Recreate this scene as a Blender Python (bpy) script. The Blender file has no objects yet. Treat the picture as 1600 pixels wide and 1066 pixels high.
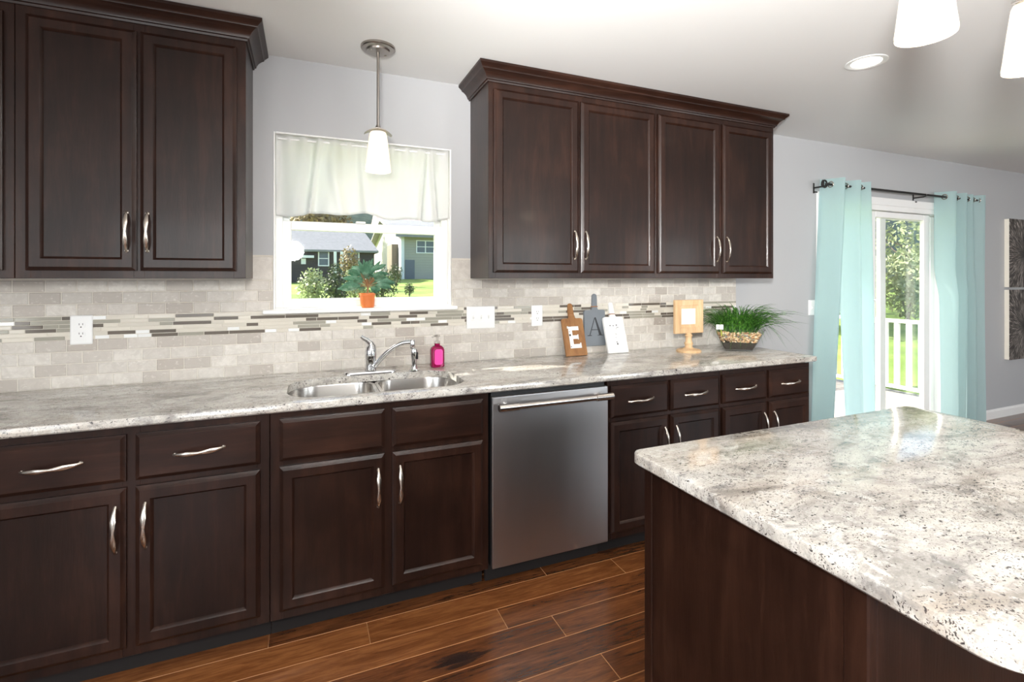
import bpy, bmesh, math, random
from math import sin, cos, pi, radians, sqrt, atan2
from mathutils import Vector, Matrix
random.seed(11)
scene = bpy.context.scene
COL = scene.collection

# ------------------------------------------------------------------ camera, sky, sun, exposure
cam_d = bpy.data.cameras.new('camera')
cam = bpy.data.objects.new('camera', cam_d); COL.objects.link(cam)
cam.location = (0, -2.64, 1.375)
cam.rotation_euler = (radians(90), 0, radians(-22.7))
cam_d.sensor_width = 36.0
cam_d.lens = 770 / 1600 * 36.0
cam_d.shift_y = -98 / 1600
cam_d.clip_start = 0.02
cam_d.clip_end = 500
scene.camera = cam
scene.view_settings.view_transform = 'Standard'
scene.view_settings.look = 'None'
scene.view_settings.gamma = 1
scene.view_settings.use_curve_mapping = False
scene.view_settings.exposure = 0.22

world = bpy.data.worlds.new('world'); scene.world = world
world.use_nodes = True
_nt = world.node_tree
_bg = _nt.nodes['Background']
_sky = _nt.nodes.new('ShaderNodeTexSky')
_sky.sky_type = 'NISHITA'; _sky.sun_disc = False
_sky.sun_elevation = radians(38); _sky.sun_rotation = radians(-55)
_sky.air_density = 1.0; _sky.dust_density = 2.0
_nt.links.new(_sky.outputs[0], _bg.inputs[0])
_bg.inputs[1].default_value = 0.42

def lamp(name, kind, loc, energy, color=(1, 1, 1), look=None, **kw):
    d = bpy.data.lights.new(name, kind); d.energy = energy; d.color = color
    for k, v in kw.items(): setattr(d, k, v)
    o = bpy.data.objects.new(name, d); COL.objects.link(o); o.location = loc
    if look is not None:
        o.rotation_euler = Vector(look).to_track_quat('-Z', 'Y').to_euler()
    return o
SUN = (0.35, -0.235, -0.31)
lamp('sun', 'SUN', (0, 10, 10), 13.0, (1.0, .95, .86), SUN, angle=radians(0.5))
# the photographer's flash beside the camera, a little above it
lamp('flash', 'POINT', (-0.12, -2.78, 1.66), 72, (1.0, .985, .96), shadow_soft_size=.10)
lamp('ceiling_fill_spot', 'SPOT', (-0.12, -2.78, 1.70), 560, (1.0, .985, .96), (1.0, .55, .62), spot_size=radians(112), spot_blend=.75, shadow_soft_size=.11)  # second spot, added to brighten the ceiling and the right wall
# daylight-tinted fill lights added at the invented windows behind and beside the camera
for nm, x, pw in (('a', -1.6, 52), ('b', 3.5, 75), ('c', 6.8, 60)):
    lamp('daylight_' + nm, 'AREA', (x, -6.1, 1.5), pw, (.95, .98, 1.0), (0, 1, .08), shape='RECTANGLE', size=1.55, size_y=1.35)
lamp('daylight_left', 'AREA', (-2.72, -3.3, 1.5), 34, (.95, .98, 1.0), (1, 0, 0), shape='RECTANGLE', size=1.5, size_y=1.35)

# ------------------------------------------------------------------ node materials
class NT:
    def __init__(s, name):
        s.m = bpy.data.materials.new(name); s.m.use_nodes = True
        s.t = s.m.node_tree; s.t.nodes.clear()
        s.out = s.n('ShaderNodeOutputMaterial')
    def n(s, t, **kw):
        nd = s.t.nodes.new(t)
        for k, v in kw.items(): setattr(nd, k, v)
        return nd
    def l(s, a, b): s.t.links.new(a, b)
    def set(s, sock, v):
        if hasattr(v, 'is_linked') or isinstance(v, bpy.types.NodeSocket): s.l(v, sock)
        else: sock.default_value = v
    def pos(s, scale=(1, 1, 1), rot=(0, 0, 0), obj=False):
        if obj: src = s.n('ShaderNodeTexCoord').outputs['Object']
        else: src = s.n('ShaderNodeNewGeometry').outputs['Position']
        mp = s.n('ShaderNodeMapping'); s.l(src, mp.inputs[0])
        mp.inputs['Scale'].default_value = scale; mp.inputs['Rotation'].default_value = rot
        return mp.outputs[0]
    def noise(s, vec, scale, detail=4, rough=.5, dist=0.0):
        nd = s.n('ShaderNodeTexNoise'); s.l(vec, nd.inputs['Vector'])
        nd.inputs['Scale'].default_value = scale; nd.inputs['Detail'].default_value = detail
        nd.inputs['Roughness'].default_value = rough; nd.inputs['Distortion'].default_value = dist
        return nd.outputs[0]
    def ramp(s, fac, stops, interp='LINEAR'):
        nd = s.n('ShaderNodeValToRGB'); s.l(fac, nd.inputs[0]); cr = nd.color_ramp
        cr.interpolation = interp
        while len(cr.elements) < len(stops): cr.elements.new(.5)
        for e, (p, c) in zip(cr.elements, stops):
            e.position = p
            e.color = (c, c, c, 1) if not isinstance(c, tuple) else (*c[:3], 1)
        return nd.outputs[0]
    def mix(s, fac, a, b, mode='MIX'):
        nd = s.n('ShaderNodeMix', data_type='RGBA', blend_type=mode)
        for sock, v in ((nd.inputs[0], fac), (nd.inputs[6], a), (nd.inputs[7], b)):
            if isinstance(v, tuple): v = (*v[:3], 1)
            s.set(sock, v)
        return nd.outputs[2]
    def math(s, op, a, b=0.0, c=None):
        nd = s.n('ShaderNodeMath', operation=op)
        s.set(nd.inputs[0], a); s.set(nd.inputs[1], b)
        if c is not None: s.set(nd.inputs[2], c)
        return nd.outputs[0]
    def attr(s, name):
        return s.n('ShaderNodeAttribute', attribute_name=name).outputs
    def bsdf(s, color, rough=.5, metal=0.0, coat=0.0, bump=None, bump_d=.001, **kw):
        b = s.n('ShaderNodeBsdfPrincipled')
        if isinstance(color, tuple): color = (*color[:3], 1)
        s.set(b.inputs['Base Color'], color); s.set(b.inputs['Roughness'], rough)
        b.inputs['Metallic'].default_value = metal
        b.inputs['Coat Weight'].default_value = coat; b.inputs['Coat Roughness'].default_value = .12
        for k, v in kw.items(): s.set(b.inputs[k.replace('_', ' ')], v)
        if bump is not None:
            bp = s.n('ShaderNodeBump'); bp.inputs['Distance'].default_value = bump_d
            bp.inputs['Strength'].default_value = 1
            s.l(bump, bp.inputs['Height']); s.l(bp.outputs[0], b.inputs['Normal'])
        s.l(b.outputs[0], s.out.inputs[0])
        return b

def plain(name, color, rough=.5, metal=0.0, coat=0.0, var=.06, vs=6.0, **kw):
    """a single coloured finish with a faint procedural unevenness"""
    t = NT(name)
    nz = t.noise(t.pos(), vs, 3)
    c = t.mix(nz, tuple(min(1, v * (1 - var)) for v in color), tuple(min(1, v * (1 + var)) for v in color))
    t.bsdf(c, rough, metal, coat, **kw)
    return t.m

def wood_mat(name, dark, mid, light, axis, rough=.33, coat=.07, k=1.0):
    t = NT(name)
    sc = {'z': (22 * k, 22 * k, 2.2 * k), 'x': (2.2 * k, 22 * k, 22 * k), 'y': (22 * k, 2.2 * k, 22 * k)}[axis]
    p = t.pos(sc)
    big = t.noise(t.pos((3, 3, 3)), 1.5, 3, .55)
    g = t.noise(p, 1.0, 6, .62, .6)
    fine = t.noise(t.pos(tuple(v * 7 for v in sc)), 1.0, 3, .6)
    f = t.math('ADD', t.math('MULTIPLY', g, .6), t.math('MULTIPLY', big, .4))
    f = t.math('ADD', f, t.math('MULTIPLY_ADD', fine, .14, -.07))
    c = t.ramp(f, [(.30, dark), (.5, mid), (.72, light)])
    t.bsdf(c, rough, 0, coat, bump=fine, bump_d=.0003, Specular_IOR_Level=.25)
    return t.m
WD, WM, WL = (.0085, .0036, .0025), (.019, .0077, .0050), (.042, .0172, .0105)
M = {}
M['wood'] = wood_mat('espresso_maple_upright', WD, WM, WL, 'z')
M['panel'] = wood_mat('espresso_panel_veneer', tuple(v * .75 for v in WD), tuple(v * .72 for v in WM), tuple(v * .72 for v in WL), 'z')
M['wood_x'] = wood_mat('espresso_maple_crosswise', WD, WM, WL, 'x')
M['wood_y'] = wood_mat('espresso_maple_lengthwise', WD, WM, WL, 'y')
M['oak'] = wood_mat('honey_wood', (.20, .09, .035), (.29, .14, .055), (.38, .20, .085), 'z', .5, 0, 1.5)
M['palewood'] = wood_mat('pale_mango_wood', (.42, .26, .13), (.58, .39, .22), (.70, .52, .33), 'z', .55, 0, 1.2)
M['decking'] = wood_mat('deck_boards', (.34, .30, .26), (.42, .38, .33), (.5, .46, .41), 'y', .8, 0, .6)

def granite():
    t = NT('speckled_granite')
    p = t.pos((1, 1, 1), (0, 0, .5))
    ps = t.pos((.6, 1.5, 1.2), (0, 0, .55))
    cl = t.noise(ps, 4.6, 10, .70, 1.0)
    base = t.ramp(cl, [(.30, (.17, .16, .15)), (.41, (.34, .32, .295)), (.50, (.55, .525, .48)), (.60, (.68, .66, .615)), (.72, (.72, .70, .66))])
    tan = t.noise(ps, 2.6, 5, .6, .5)
    base = t.mix(t.ramp(tan, [(.48, 0.0), (.70, .55)]), base, (.42, .345, .27))
    gr = t.noise(t.pos((1.2, 2.4, 1.6), (0, 0, .9)), 13, 9, .75, .8)
    base = t.mix(t.ramp(gr, [(.52, 0.0), (.66, .75)]), base, (.17, .165, .165))
    bl = t.noise(ps, 9.5, 8, .74, 1.2)
    base = t.mix(t.ramp(bl, [(.60, 0.0), (.70, .8)]), base, (.10, .10, .105))
    wh = t.noise(p, 30, 5, .65)
    base = t.mix(t.ramp(wh, [(.54, 0.0), (.66, .55)]), base, (.76, .75, .72))
    grain = t.noise(p, 210, 3, .7)
    base = t.mix(t.ramp(grain, [(.50, 0.0), (.64, .38)]), base, (.20, .19, .18))
    dens = t.ramp(t.noise(ps, 5.5, 6, .68, .6), [(.40, 0.0), (.62, 1.0)])
    nz = t.n('ShaderNodeTexNoise'); t.l(p, nz.inputs['Vector']); nz.inputs['Scale'].default_value = 90
    va = t.n('ShaderNodeVectorMath', operation='MULTIPLY_ADD')
    t.l(nz.outputs['Color'], va.inputs[0]); va.inputs[1].default_value = (.022, .022, .022)
    t.l(t.pos((.7, 1.2, 1), (0, 0, .6)), va.inputs[2])
    for scale, thr, k, size, col in ((125, .985, .12, .42, (.028, .025, .027)), (190, .97, .15, .46, (.04, .034, .034)), (330, .95, .18, .50, (.075, .055, .05))):
        sp = t.n('ShaderNodeTexVoronoi'); sp.inputs['Scale'].default_value = scale
        t.l(va.outputs[0], sp.inputs['Vector'])
        rnd = t.n('ShaderNodeSeparateColor'); t.l(sp.outputs['Color'], rnd.inputs[0])
        keep = t.math('GREATER_THAN', t.math('ADD', rnd.outputs[0], t.math('MULTIPLY', dens, k)), thr)
        dot = t.ramp(sp.outputs['Distance'], [(size - .14, 1.0), (size + .04, 0.0)])
        base = t.mix(t.math('MULTIPLY', t.math('MULTIPLY', keep, dot), .92), base, col)
    t.bsdf(base, .09, 0, 0, Specular_IOR_Level=.6)
    return t.m
M['granite'] = granite()

def tint_mat(name, rough, mottling=True, spec=.5, bump=True):
    """colour comes from the piece's own tint, with stone mottling on top"""
    t = NT(name)
    a = t.attr('tint')[0]
    c = a; h = None
    if mottling:
        n1 = t.noise(t.pos((1, 1, 1)), 28, 6, .7, .6)
        c = t.mix(t.ramp(n1, [(.40, .42), (.62, 0.0)]), a, (.42, .38, .34))
        n2 = t.noise(t.pos((1, 1, 1.6)), 60, 4, .6)
        c = t.mix(t.ramp(n2, [(.58, 0.0), (.72, .45)]), c, (.80, .77, .72))
        h = n1
    if bump and h is not None: t.bsdf(c, rough, bump=h, bump_d=.0008, Specular_IOR_Level=spec)
    else: t.bsdf(c, rough, Specular_IOR_Level=spec)
    return t.m
M['stone_tile'] = tint_mat('tumbled_stone_tile', .42)
M['glass_tile'] = tint_mat('glossy_mosaic_tile', .10, False)
M['grout'] = plain('cream_grout', (.66, .62, .55), .9)

def floor_mat():
    t = NT('hand_scraped_hickory')
    at = t.attr('tint')
    sepc = t.n('ShaderNodeSeparateColor'); t.l(at[0], sepc.inputs[0])
    geo = t.n('ShaderNodeNewGeometry').outputs['Position']
    off = t.n('ShaderNodeVectorMath', operation='MULTIPLY_ADD')
    t.l(at[0], off.inputs[0]); off.inputs[1].default_value = (7, 7, 7); t.l(geo, off.inputs[2])
    def P(sc):
        mp = t.n('ShaderNodeMapping'); t.l(off.outputs[0], mp.inputs[0]); mp.inputs['Scale'].default_value = sc
        return mp.outputs[0]
    g1 = t.noise(P((1.6, 14, 1)), 2.2, 7, .66, .9)
    g2 = t.noise(P((5, 60, 1)), 3.0, 4, .6, .4)
    f = t.math('ADD', t.math('MULTIPLY', g1, .72), t.math('MULTIPLY', g2, .28))
    f = t.math('ADD', f, t.math('MULTIPLY_ADD', sepc.outputs[0],   .26, -.13))
    c = t.ramp(f, [(.30, (.050, .016, .006)), (.44, (.105, .035, .012)), (.56, (.165, .058, .018)), (.72, (.26, .102, .032))])
    kn = t.noise(P((3.0, 7.0, 1)), 1.6, 5, .6, .8)
    c = t.mix(t.ramp(kn, [(.72, 0.0), (.80, .85)]), c, (.016, .008, .006))
    # one large dark knot
    dk = t.n('ShaderNodeVectorMath', operation='SUBTRACT'); t.l(geo, dk.inputs[0]); dk.inputs[1].default_value = (.50, -.925, 0)
    ds = t.n('ShaderNodeVectorMath', operation='MULTIPLY'); t.l(dk.outputs[0], ds.inputs[0]); ds.inputs[1].default_value = (9, 26, 0)
    ln = t.n('ShaderNodeVectorMath', operation='LENGTH'); t.l(ds.outputs[0], ln.inputs[0])
    kk = t.math('ADD', ln.outputs['Value'], t.math('MULTIPLY_ADD', g1, 2.4, -1.2))
    c = t.mix(t.ramp(kk, [(.30, .9), (1.0, 0.0)]), c, (.012, .008, .008))
    wav = t.noise(P((1.2, 9, 1)), 2.0, 3, .5)
    t.bsdf(c, .24, 0, .3, bump=wav, bump_d=.0025)
    return t.m
M['floor'] = floor_mat()
M['gap'] = plain('floor_joint', (.42, .20, .075), .5)

def brushed(name, color, rough, axis='z', coat=0.0):
    t = NT(name)
    sc = {'z': (260, 260, 3), 'x': (3, 260, 260)}[axis]
    n = t.noise(t.pos(sc), 1.0, 4, .6)
    r = t.math('MULTIPLY_ADD', n, .14, rough - .07)
    n2 = t.noise(t.pos((2.5, 2.5, .15)), 2.2, 3)
    c = t.mix(n2, tuple(v * .86 for v in color), color)
    t.bsdf(c, r, 1.0, coat)
    return t.m
M['steel'] = brushed('brushed_stainless_steel', (.50, .50, .51), .36, 'z')
M['steel_bright'] = brushed('satin_stainless_bar', (.62, .59, .56), .24, 'x')
M['sink'] = plain('sink_stainless_steel', (.58, .56, .53), .24, 1.0, var=.03, vs=4)
M['chrome'] = plain('polished_chrome', (.72, .73, .75), .06, 1.0, var=.02)
M['nickel'] = plain('satin_nickel', (.56, .51, .45), .26, 1.0, var=.05, vs=30)
M['bronze_nickel'] = plain('brushed_nickel_lamp_metal', (.36, .33, .30), .28, 1.0, var=.05, vs=30)
M['black_metal'] = plain('black_iron', (.018, .016, .015), .42, .3)
M['black'] = plain('black_plastic', (.012, .012, .013), .45)
M['toe'] = plain('matt_dark_toe_kick', (.010, .007, .006), .85)
M['wall'] = plain('pale_grey_wall_paint', (.42, .425, .435), .55, var=.012, vs=2)
M['ceiling'] = plain('white_ceiling_paint', (.75, .755, .75), .8, var=.012, vs=2)
M['white'] = plain('white_vinyl', (.84, .84, .83), .35, var=.015)
M['white_paint'] = plain('white_painted_wood', (.80, .79, .77), .45, var=.02)
M['plate'] = plain('white_switch_plastic', (.83, .83, .82), .3, var=.01)
M['slot'] = plain('dark_socket_slot', (.06, .055, .05), .6)
M['orange'] = plain('terracotta_orange_pot', (.62, .16, .03), .5, var=.12, vs=20)
M['soil'] = plain('dark_soil', (.03, .022, .016), .95, var=.5, vs=60)
M['grey_board'] = plain('slate_grey_paint', (.165, .185, .205), .55, var=.08, vs=14)
M['white_board'] = plain('white_chalk_paint', (.78, .775, .76), .55, var=.03, vs=14)
M['charcoal'] = plain('charcoal_paint', (.03, .032, .035), .6)
M['faded_print'] = plain('faded_grey_print', (.22, .22, .23), .6, var=.3, vs=120)
M['twine'] = plain('brown_twine', (.36, .17, .08), .8, var=.3, vs=200)
M['paper'] = plain('cream_paper', (.88, .83, .73), .7, var=.03, vs=40)
M['pink_label'] = plain('pink_paper_label', (.85, .05, .34), .45, var=.05, vs=30)
M['pebble'] = None
M['plant_tag'] = plain('white_plant_tag', (.85, .86, .82), .5)
M['stake'] = plain('yellow_green_stake', (.45, .50, .05), .5)

def thin_glass(name, tintc=(.97, .985, .98), f=1.0):
    t = NT(name)
    g = t.n('ShaderNodeNewGeometry'); dp = t.n('ShaderNodeVectorMath', operation='DOT_PRODUCT')
    t.l(g.outputs['Normal'], dp.inputs[0]); t.l(g.outputs['Incoming'], dp.inputs[1])
    c1 = t.math('SUBTRACT', 1.0, t.math('ABSOLUTE', dp.outputs['Value']))
    fr = t.math('MULTIPLY_ADD', t.math('POWER', c1, 5.0), .96, .04)
    tr = t.n('ShaderNodeBsdfTransparent'); tr.inputs[0].default_value = (*tintc, 1)
    gl = t.n('ShaderNodeBsdfGlossy'); gl.inputs['Roughness'].default_value = .02
    mx = t.n('ShaderNodeMixShader')
    t.l(t.math('MINIMUM', t.math('MULTIPLY', fr, f), 1.0), mx.inputs[0])
    t.l(tr.outputs[0], mx.inputs[1]); t.l(gl.outputs[0], mx.inputs[2]); t.l(mx.outputs[0], t.out.inputs[0])
    return t.m
M['glass'] = thin_glass('window_glass')
M['bowl_glass'] = thin_glass('clear_bowl_glass', (.975, .985, .98), 1.2)
M['clear_plastic'] = thin_glass('clear_pump_plastic', (.88, .87, .86), 1.8)

def cloth(name, color, trans, tw=.5, weave=700):
    t = NT(name)
    n = t.noise(t.pos((1, 1, .4)), 40, 3)
    c = t.mix(n, tuple(v * .93 for v in color), color)
    d = t.n('ShaderNodeBsdfDiffuse'); t.l(c, d.inputs[0])
    tr = t.n('ShaderNodeBsdfTranslucent'); tr.inputs[0].default_value = (*trans, 1)
    mx = t.n('ShaderNodeMixShader'); mx.inputs[0].default_value = tw
    t.l(d.outputs[0], mx.inputs[1]); t.l(tr.outputs[0], mx.inputs[2]); t.l(mx.outputs[0], t.out.inputs[0])
    return t.m
M['teal_cloth'] = cloth('pale_aqua_curtain_cloth', (.52, .68, .685), (.55, .74, .74), .5)
M['white_cloth'] = cloth('white_valance_cloth', (.88, .88, .88), (.92, .92, .92), .5)

def glow(name, color, strength, edge=None):
    t = NT(name)
    e = t.n('ShaderNodeEmission'); e.inputs[0].default_value = (*color, 1); e.inputs[1].default_value = strength
    d = t.n('ShaderNodeBsdfPrincipled'); d.inputs['Base Color'].default_value = (.85, .82, .76, 1); d.inputs['Roughness'].default_value = .2
    ad = t.n('ShaderNodeAddShader'); t.l(e.outputs[0], ad.inputs[0]); t.l(d.outputs[0], ad.inputs[1])
    t.l(ad.outputs[0], t.out.inputs[0])
    return t.m
M['shade'] = glow('lit_frosted_glass_shade', (1.0, .84, .60), .6)
M['lens'] = glow('lit_downlight_lens', (1.0, .90, .74), 2.2)

def soap():
    t = NT('magenta_soap_bottle')
    b = t.bsdf((.33, .004, .075), .08, Transmission_Weight=.35, IOR=1.35)
    return t.m
M['soap'] = soap()

def leafy(name, a, b, c, scale=25, rough=.5, trans=.25):
    t = NT(name)
    n = t.noise(t.pos(), scale, 3, .6)
    col = t.ramp(n, [(.3, a), (.5, b), (.7, c)])
    bs = t.n('ShaderNodeBsdfPrincipled'); t.l(col, bs.inputs['Base Color']); bs.inputs['Roughness'].default_value = rough
    tr = t.n('ShaderNodeBsdfTranslucent'); t.l(col, tr.inputs[0])
    mx = t.n('ShaderNodeMixShader'); mx.inputs[0].default_value = trans
    t.l(bs.outputs[0], mx.inputs[1]); t.l(tr.outputs[0], mx.inputs[2]); t.l(mx.outputs[0], t.out.inputs[0])
    return t.m
M['blade'] = leafy('dark_grass_blade', (.010, .040, .008), (.035, .14, .016), (.17, .42, .05), 60, .35)
M['leaf'] = leafy('blue_green_leaf', (.05, .15, .085), (.10, .25, .15), (.25, .42, .30), 30)
M['stem'] = plain('brown_stem', (.28, .14, .06), .7)
M['bush_a'] = leafy('light_bush_leaves', (.16, .20, .08), (.30, .35, .16), (.45, .48, .28), 8)
M['bush_b'] = leafy('dark_bush_leaves', (.02, .035, .015), (.05, .075, .025), (.11, .13, .05), 8)
M['bush_c'] = leafy('autumn_bush_leaves', (.13, .07, .03), (.25, .18, .07), (.30, .27, .10), 8)
M['tree_leaf'] = leafy('yellow_green_tree_leaves', (.20, .22, .11), (.34, .37, .19), (.50, .52, .32), 3)
M['bark'] = plain('grey_brown_bark', (.16, .12, .09), .9, var=.3, vs=10)
M['hill'] = leafy('hazy_hill_woods', (.07, .10, .07), (.14, .17, .11), (.22, .24, .15), .25)
def lawn_mat():
    t = NT('mown_lawn')
    n = t.noise(t.pos(), .35, 6, .7)
    c = t.ramp(n, [(.32, (.13, .19, .03)), (.5, (.20, .29, .045)), (.68, (.34, .40, .10))])
    t.bsdf(c, .9)
    return t.m
M['lawn'] = lawn_mat()
def siding(name, color, pitch=.12):
    t = NT(name)
    w = t.n('ShaderNodeTexWave', wave_type='BANDS', bands_direction='Z', wave_profile='SAW')
    t.l(t.pos((1, 1, 1)), w.inputs[0]); w.inputs['Scale'].default_value = .05 / pitch * 2 * pi / 2
    n = t.noise(t.pos(), 3, 3)
    t.bsdf(t.mix(n, tuple(v * .92 for v in color), color), .75, bump=w.outputs[1], bump_d=.02)
    return t.m
M['beige_siding'] = siding('beige_grey_siding', (.42, .40, .35))
M['white_siding'] = siding('cream_siding', (.62, .60, .54))
M['tan_siding'] = siding('tan_siding', (.26, .22, .16))
M['dark_siding'] = siding('dark_brown_siding', (.055, .045, .045))
M['roof'] = plain('grey_shingle_roof', (.24, .235, .235), .9, var=.25, vs=4)
M['pink_roof'] = plain('faded_red_roof', (.40, .30, .27), .9, var=.15, vs=4)
M['pane_dark'] = plain('dark_window_pane', (.10, .13, .17), .15)
M['mulch'] = plain('brown_mulch', (.10, .06, .04), .95, var=.4, vs=20)

# ------------------------------------------------------------------ mesh helpers
class MB:
    def __init__(s):
        s.bm = bmesh.new(); s.mi = 0; s.tl = None
    def tint_layer(s):
        s.tl = s.bm.loops.layers.float_color.new('tint'); s.tint = (1, 1, 1, 1)
    def face(s, vs):
        try: f = s.bm.faces.new(vs)
        except ValueError: return None
        f.material_index = s.mi
        if s.tl is not None:
            for l in f.loops: l[s.tl] = s.tint
        return f
    def v(s, p): return s.bm.verts.new(p)
    def loops(s, loops, cap0=True, cap1=True, closed=True):
        rows = [[s.v(p) for p in L] for L in loops]
        for a, b in zip(rows, rows[1:]):
            n = len(a)
            for i in range(n if closed else n - 1):
                j = (i + 1) % n
                s.face((a[i], a[j], b[j], b[i]))
        if closed:
            if cap0: s.face(list(reversed(rows[0])))
            if cap1: s.face(rows[-1])
        return s
    def box(s, x0, x1, y0, y1, z0, z1, b=0.0):
        def R(i, z): return [(x0 + i, y0 + i, z), (x1 - i, y0 + i, z), (x1 - i, y1 - i, z), (x0 + i, y1 - i, z)]
        if b <= 0: return s.loops([R(0, z0), R(0, z1)])
        def O(c, z):   # chamfered corners
            return [(x0 + c, y0, z), (x1 - c, y0, z), (x1, y0 + c, z), (x1, y1 - c, z), (x1 - c, y1, z), (x0 + c, y1, z), (x0, y1 - c, z), (x0, y0 + c, z)]
        def I(z):
            return [(x0 + b, y0 + b, z), (x1 - b, y0 + b, z), (x1 - b, y0 + b, z), (x1 - b, y1 - b, z), (x1 - b, y1 - b, z), (x0 + b, y1 - b, z), (x0 + b, y1 - b, z), (x0 + b, y0 + b, z)]
        s.loops([O(b, z0 + b), O(b, z1 - b)], False, False)
        bm0 = len(s.bm.verts)
        s.bm.verts.ensure_lookup_table()
        vs = s.bm.verts[-16:]
        lo, hi = vs[:8], vs[8:]
        for ring, z, flip in ((lo, z0, True), (hi, z1, False)):
            q = [s.v(p) for p in R(b, z)]
            # corner k: ring verts (2k-1, 2k)
            for k in range(4):
                a0, a1 = ring[(2 * k) % 8], ring[(2 * k + 1) % 8]
                f = [a0, a1, q[(k + 1) % 4], q[k]]
                s.face(list(reversed(f)) if flip else f)
                c0 = ring[(2 * k - 1) % 8]
                f = [c0, a0, q[k]]
                s.face(list(reversed(f)) if flip else f)
            s.face(list(reversed(q)) if flip else q)
        return s
    def tube(s, path, r, n=10, rb=None, caps=True, up=(0, 0, 1)):
        path = [Vector(p) for p in path]; N = len(path)
        rs = r if isinstance(r, (list, tuple)) else [r] * N
        rbs = rb if isinstance(rb, (list, tuple)) else ([rb] * N if rb else rs)
        L = []; prev = None
        for i, p in enumerate(path):
            t = (path[min(i + 1, N - 1)] - path[max(i - 1, 0)]).normalized()
            if prev is None:
                u = Vector(up) - t * t.dot(Vector(up))
                if u.length < 1e-3: u = Vector((1, 0, 0)) - t * t.x
            else:
                u = prev - t * t.dot(prev)
            u.normalize(); prev = u; w = t.cross(u)
            L.append([p + u * (cos(2 * pi * k / n) * rs[i]) + w * (sin(2 * pi * k / n) * rbs[i]) for k in range(n)])
        return s.loops(L, caps, caps)
    def lathe(s, prof, c=(0, 0, 0), n=24, cap0=True, cap1=True, axis='z'):
        c = Vector(c); L = []
        for r, z in prof:
            ring = []
            for k in range(n):
                a = 2 * pi * k / n
                if axis == 'z': d = Vector((r * cos(a), r * sin(a), z))
                elif axis == 'y': d = Vector((r * cos(a), z, r * sin(a)))
                else: d = Vector((z, r * cos(a), r * sin(a)))
                ring.append(c + d)
            L.append(ring)
        return s.loops(L, cap0, cap1)
    def prism(s, poly, f0, f1):
        """poly of 2d points, f0/f1 turn a 2d point into 3d at each end"""
        return s.loops([[f0(p) for p in poly], [f1(p) for p in poly]])
    def grid(s, fn, nu, nv):
        rows = [[s.v(fn(i / nu, j / nv)) for i in range(nu + 1)] for j in range(nv + 1)]
        for j in range(nv):
            for i in range(nu):
                s.face((rows[j][i], rows[j][i + 1], rows[j + 1][i + 1], rows[j + 1][i]))
        return s
    def build(s, name, mat, parent=None, angle=35, local=False, recalc=True):
        if recalc: bmesh.ops.recalc_face_normals(s.bm, faces=s.bm.faces[:])
        me = bpy.data.meshes.new(name); s.bm.to_mesh(me); s.bm.free()
        for m in (mat if isinstance(mat, (list, tuple)) else [mat]): me.materials.append(m)
        if angle:
            me.polygons.foreach_set('use_smooth', [True] * len(me.polygons))
            me.set_sharp_from_angle(angle=radians(angle))
        o = bpy.data.objects.new(name, me); COL.objects.link(o)
        if parent is not None: adopt(o, parent, local)
        return o

def root_of(o):
    v = Vector((0, 0, 0))
    while o is not None:
        v = v + o.location + (o.matrix_parent_inverse.translation if o.parent else Vector((0, 0, 0))); o = o.parent
    return v
def adopt(o, parent, local=False):
    o.parent = parent
    if not local: o.matrix_parent_inverse = Matrix.Translation(-root_of(parent))

def thing(name, label, cat, loc, group=None, rot=None):
    o = bpy.data.objects.new(name, None); COL.objects.link(o)
    o.empty_display_size = .1
    o.location = loc
    if rot: o.rotation_euler = rot
    o['label'] = label; o['category'] = cat
    if group: o['group'] = group
    return o
def tag(o, label, cat, group=None, kind=None):
    o['label'] = label; o['category'] = cat
    if group: o['group'] = group
    if kind: o['kind'] = kind
    return o
def structure(o):
    o['kind'] = 'structure'; return o
def group_empty(name, loc):
    o = bpy.data.objects.new(name, None); COL.objects.link(o); o.location = loc; o['kind'] = 'structure'; return o
def rbox(x0, x1, y0, y1, r, n=6, rs=None):
    """rounded rectangle, counter-clockwise from the lower-left corner; rs = (ll, lr, ur, ul)"""
    rs = rs or (r, r, r, r)
    P = []
    for (cx, cy, a0), q in zip(((x0, y0, pi), (x1, y0, 1.5 * pi), (x1, y1, 0), (x0, y1, .5 * pi)), rs):
        sx = 1 if cx == x0 else -1; sy = 1 if cy == y0 else -1
        for k in range(n + 1):
            a = a0 + k / n * pi / 2
            P.append((cx + sx * q + q * cos(a), cy + sy * q + q * sin(a)))
    return P

# ------------------------------------------------------------------ room shell
XL, XR, YF, ZC = -2.6, 9.6, -6.0, 2.45
WT = .15
WX0, WX1, WZ0, WZ1 = -.145, .74, 1.222, 2.086      # kitchen window opening
DX0, DX1, DZ1 = 3.74, 5.45, 2.0                     # sliding door opening
b = MB()
b.box(XL - WT, WX0, 0, WT, -.02, ZC); b.box(WX1, DX0, 0, WT, -.02, ZC)
b.box(WX0, WX1, 0, WT, -.02, WZ0); b.box(WX0, WX1, 0, WT, WZ1, ZC)
b.box(DX0, DX1, 0, WT, DZ1, ZC); b.box(DX1, XR + WT, 0, WT, -.02, ZC)
structure(b.build('wall_back', M['wall'], angle=0))
FW = [(-2.4, -.8), (2.7, 4.3), (6.0, 7.6)]
b = MB(); xs = XL - WT
for a0, a1 in FW:
    b.box(xs, a0, YF - WT, YF, -.02, ZC); b.box(a0, a1, YF - WT, YF, -.02, .8); b.box(a0, a1, YF - WT, YF, 2.2, ZC); xs = a1
b.box(xs, XR + WT, YF - WT, YF, -.02, ZC)
structure(b.build('wall_front', M['wall'], angle=0))
b = MB()
b.box(XL - WT, XL, YF, -4.1, -.02, ZC); b.box(XL - WT, XL, -2.5, 0, -.02, ZC)
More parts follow.
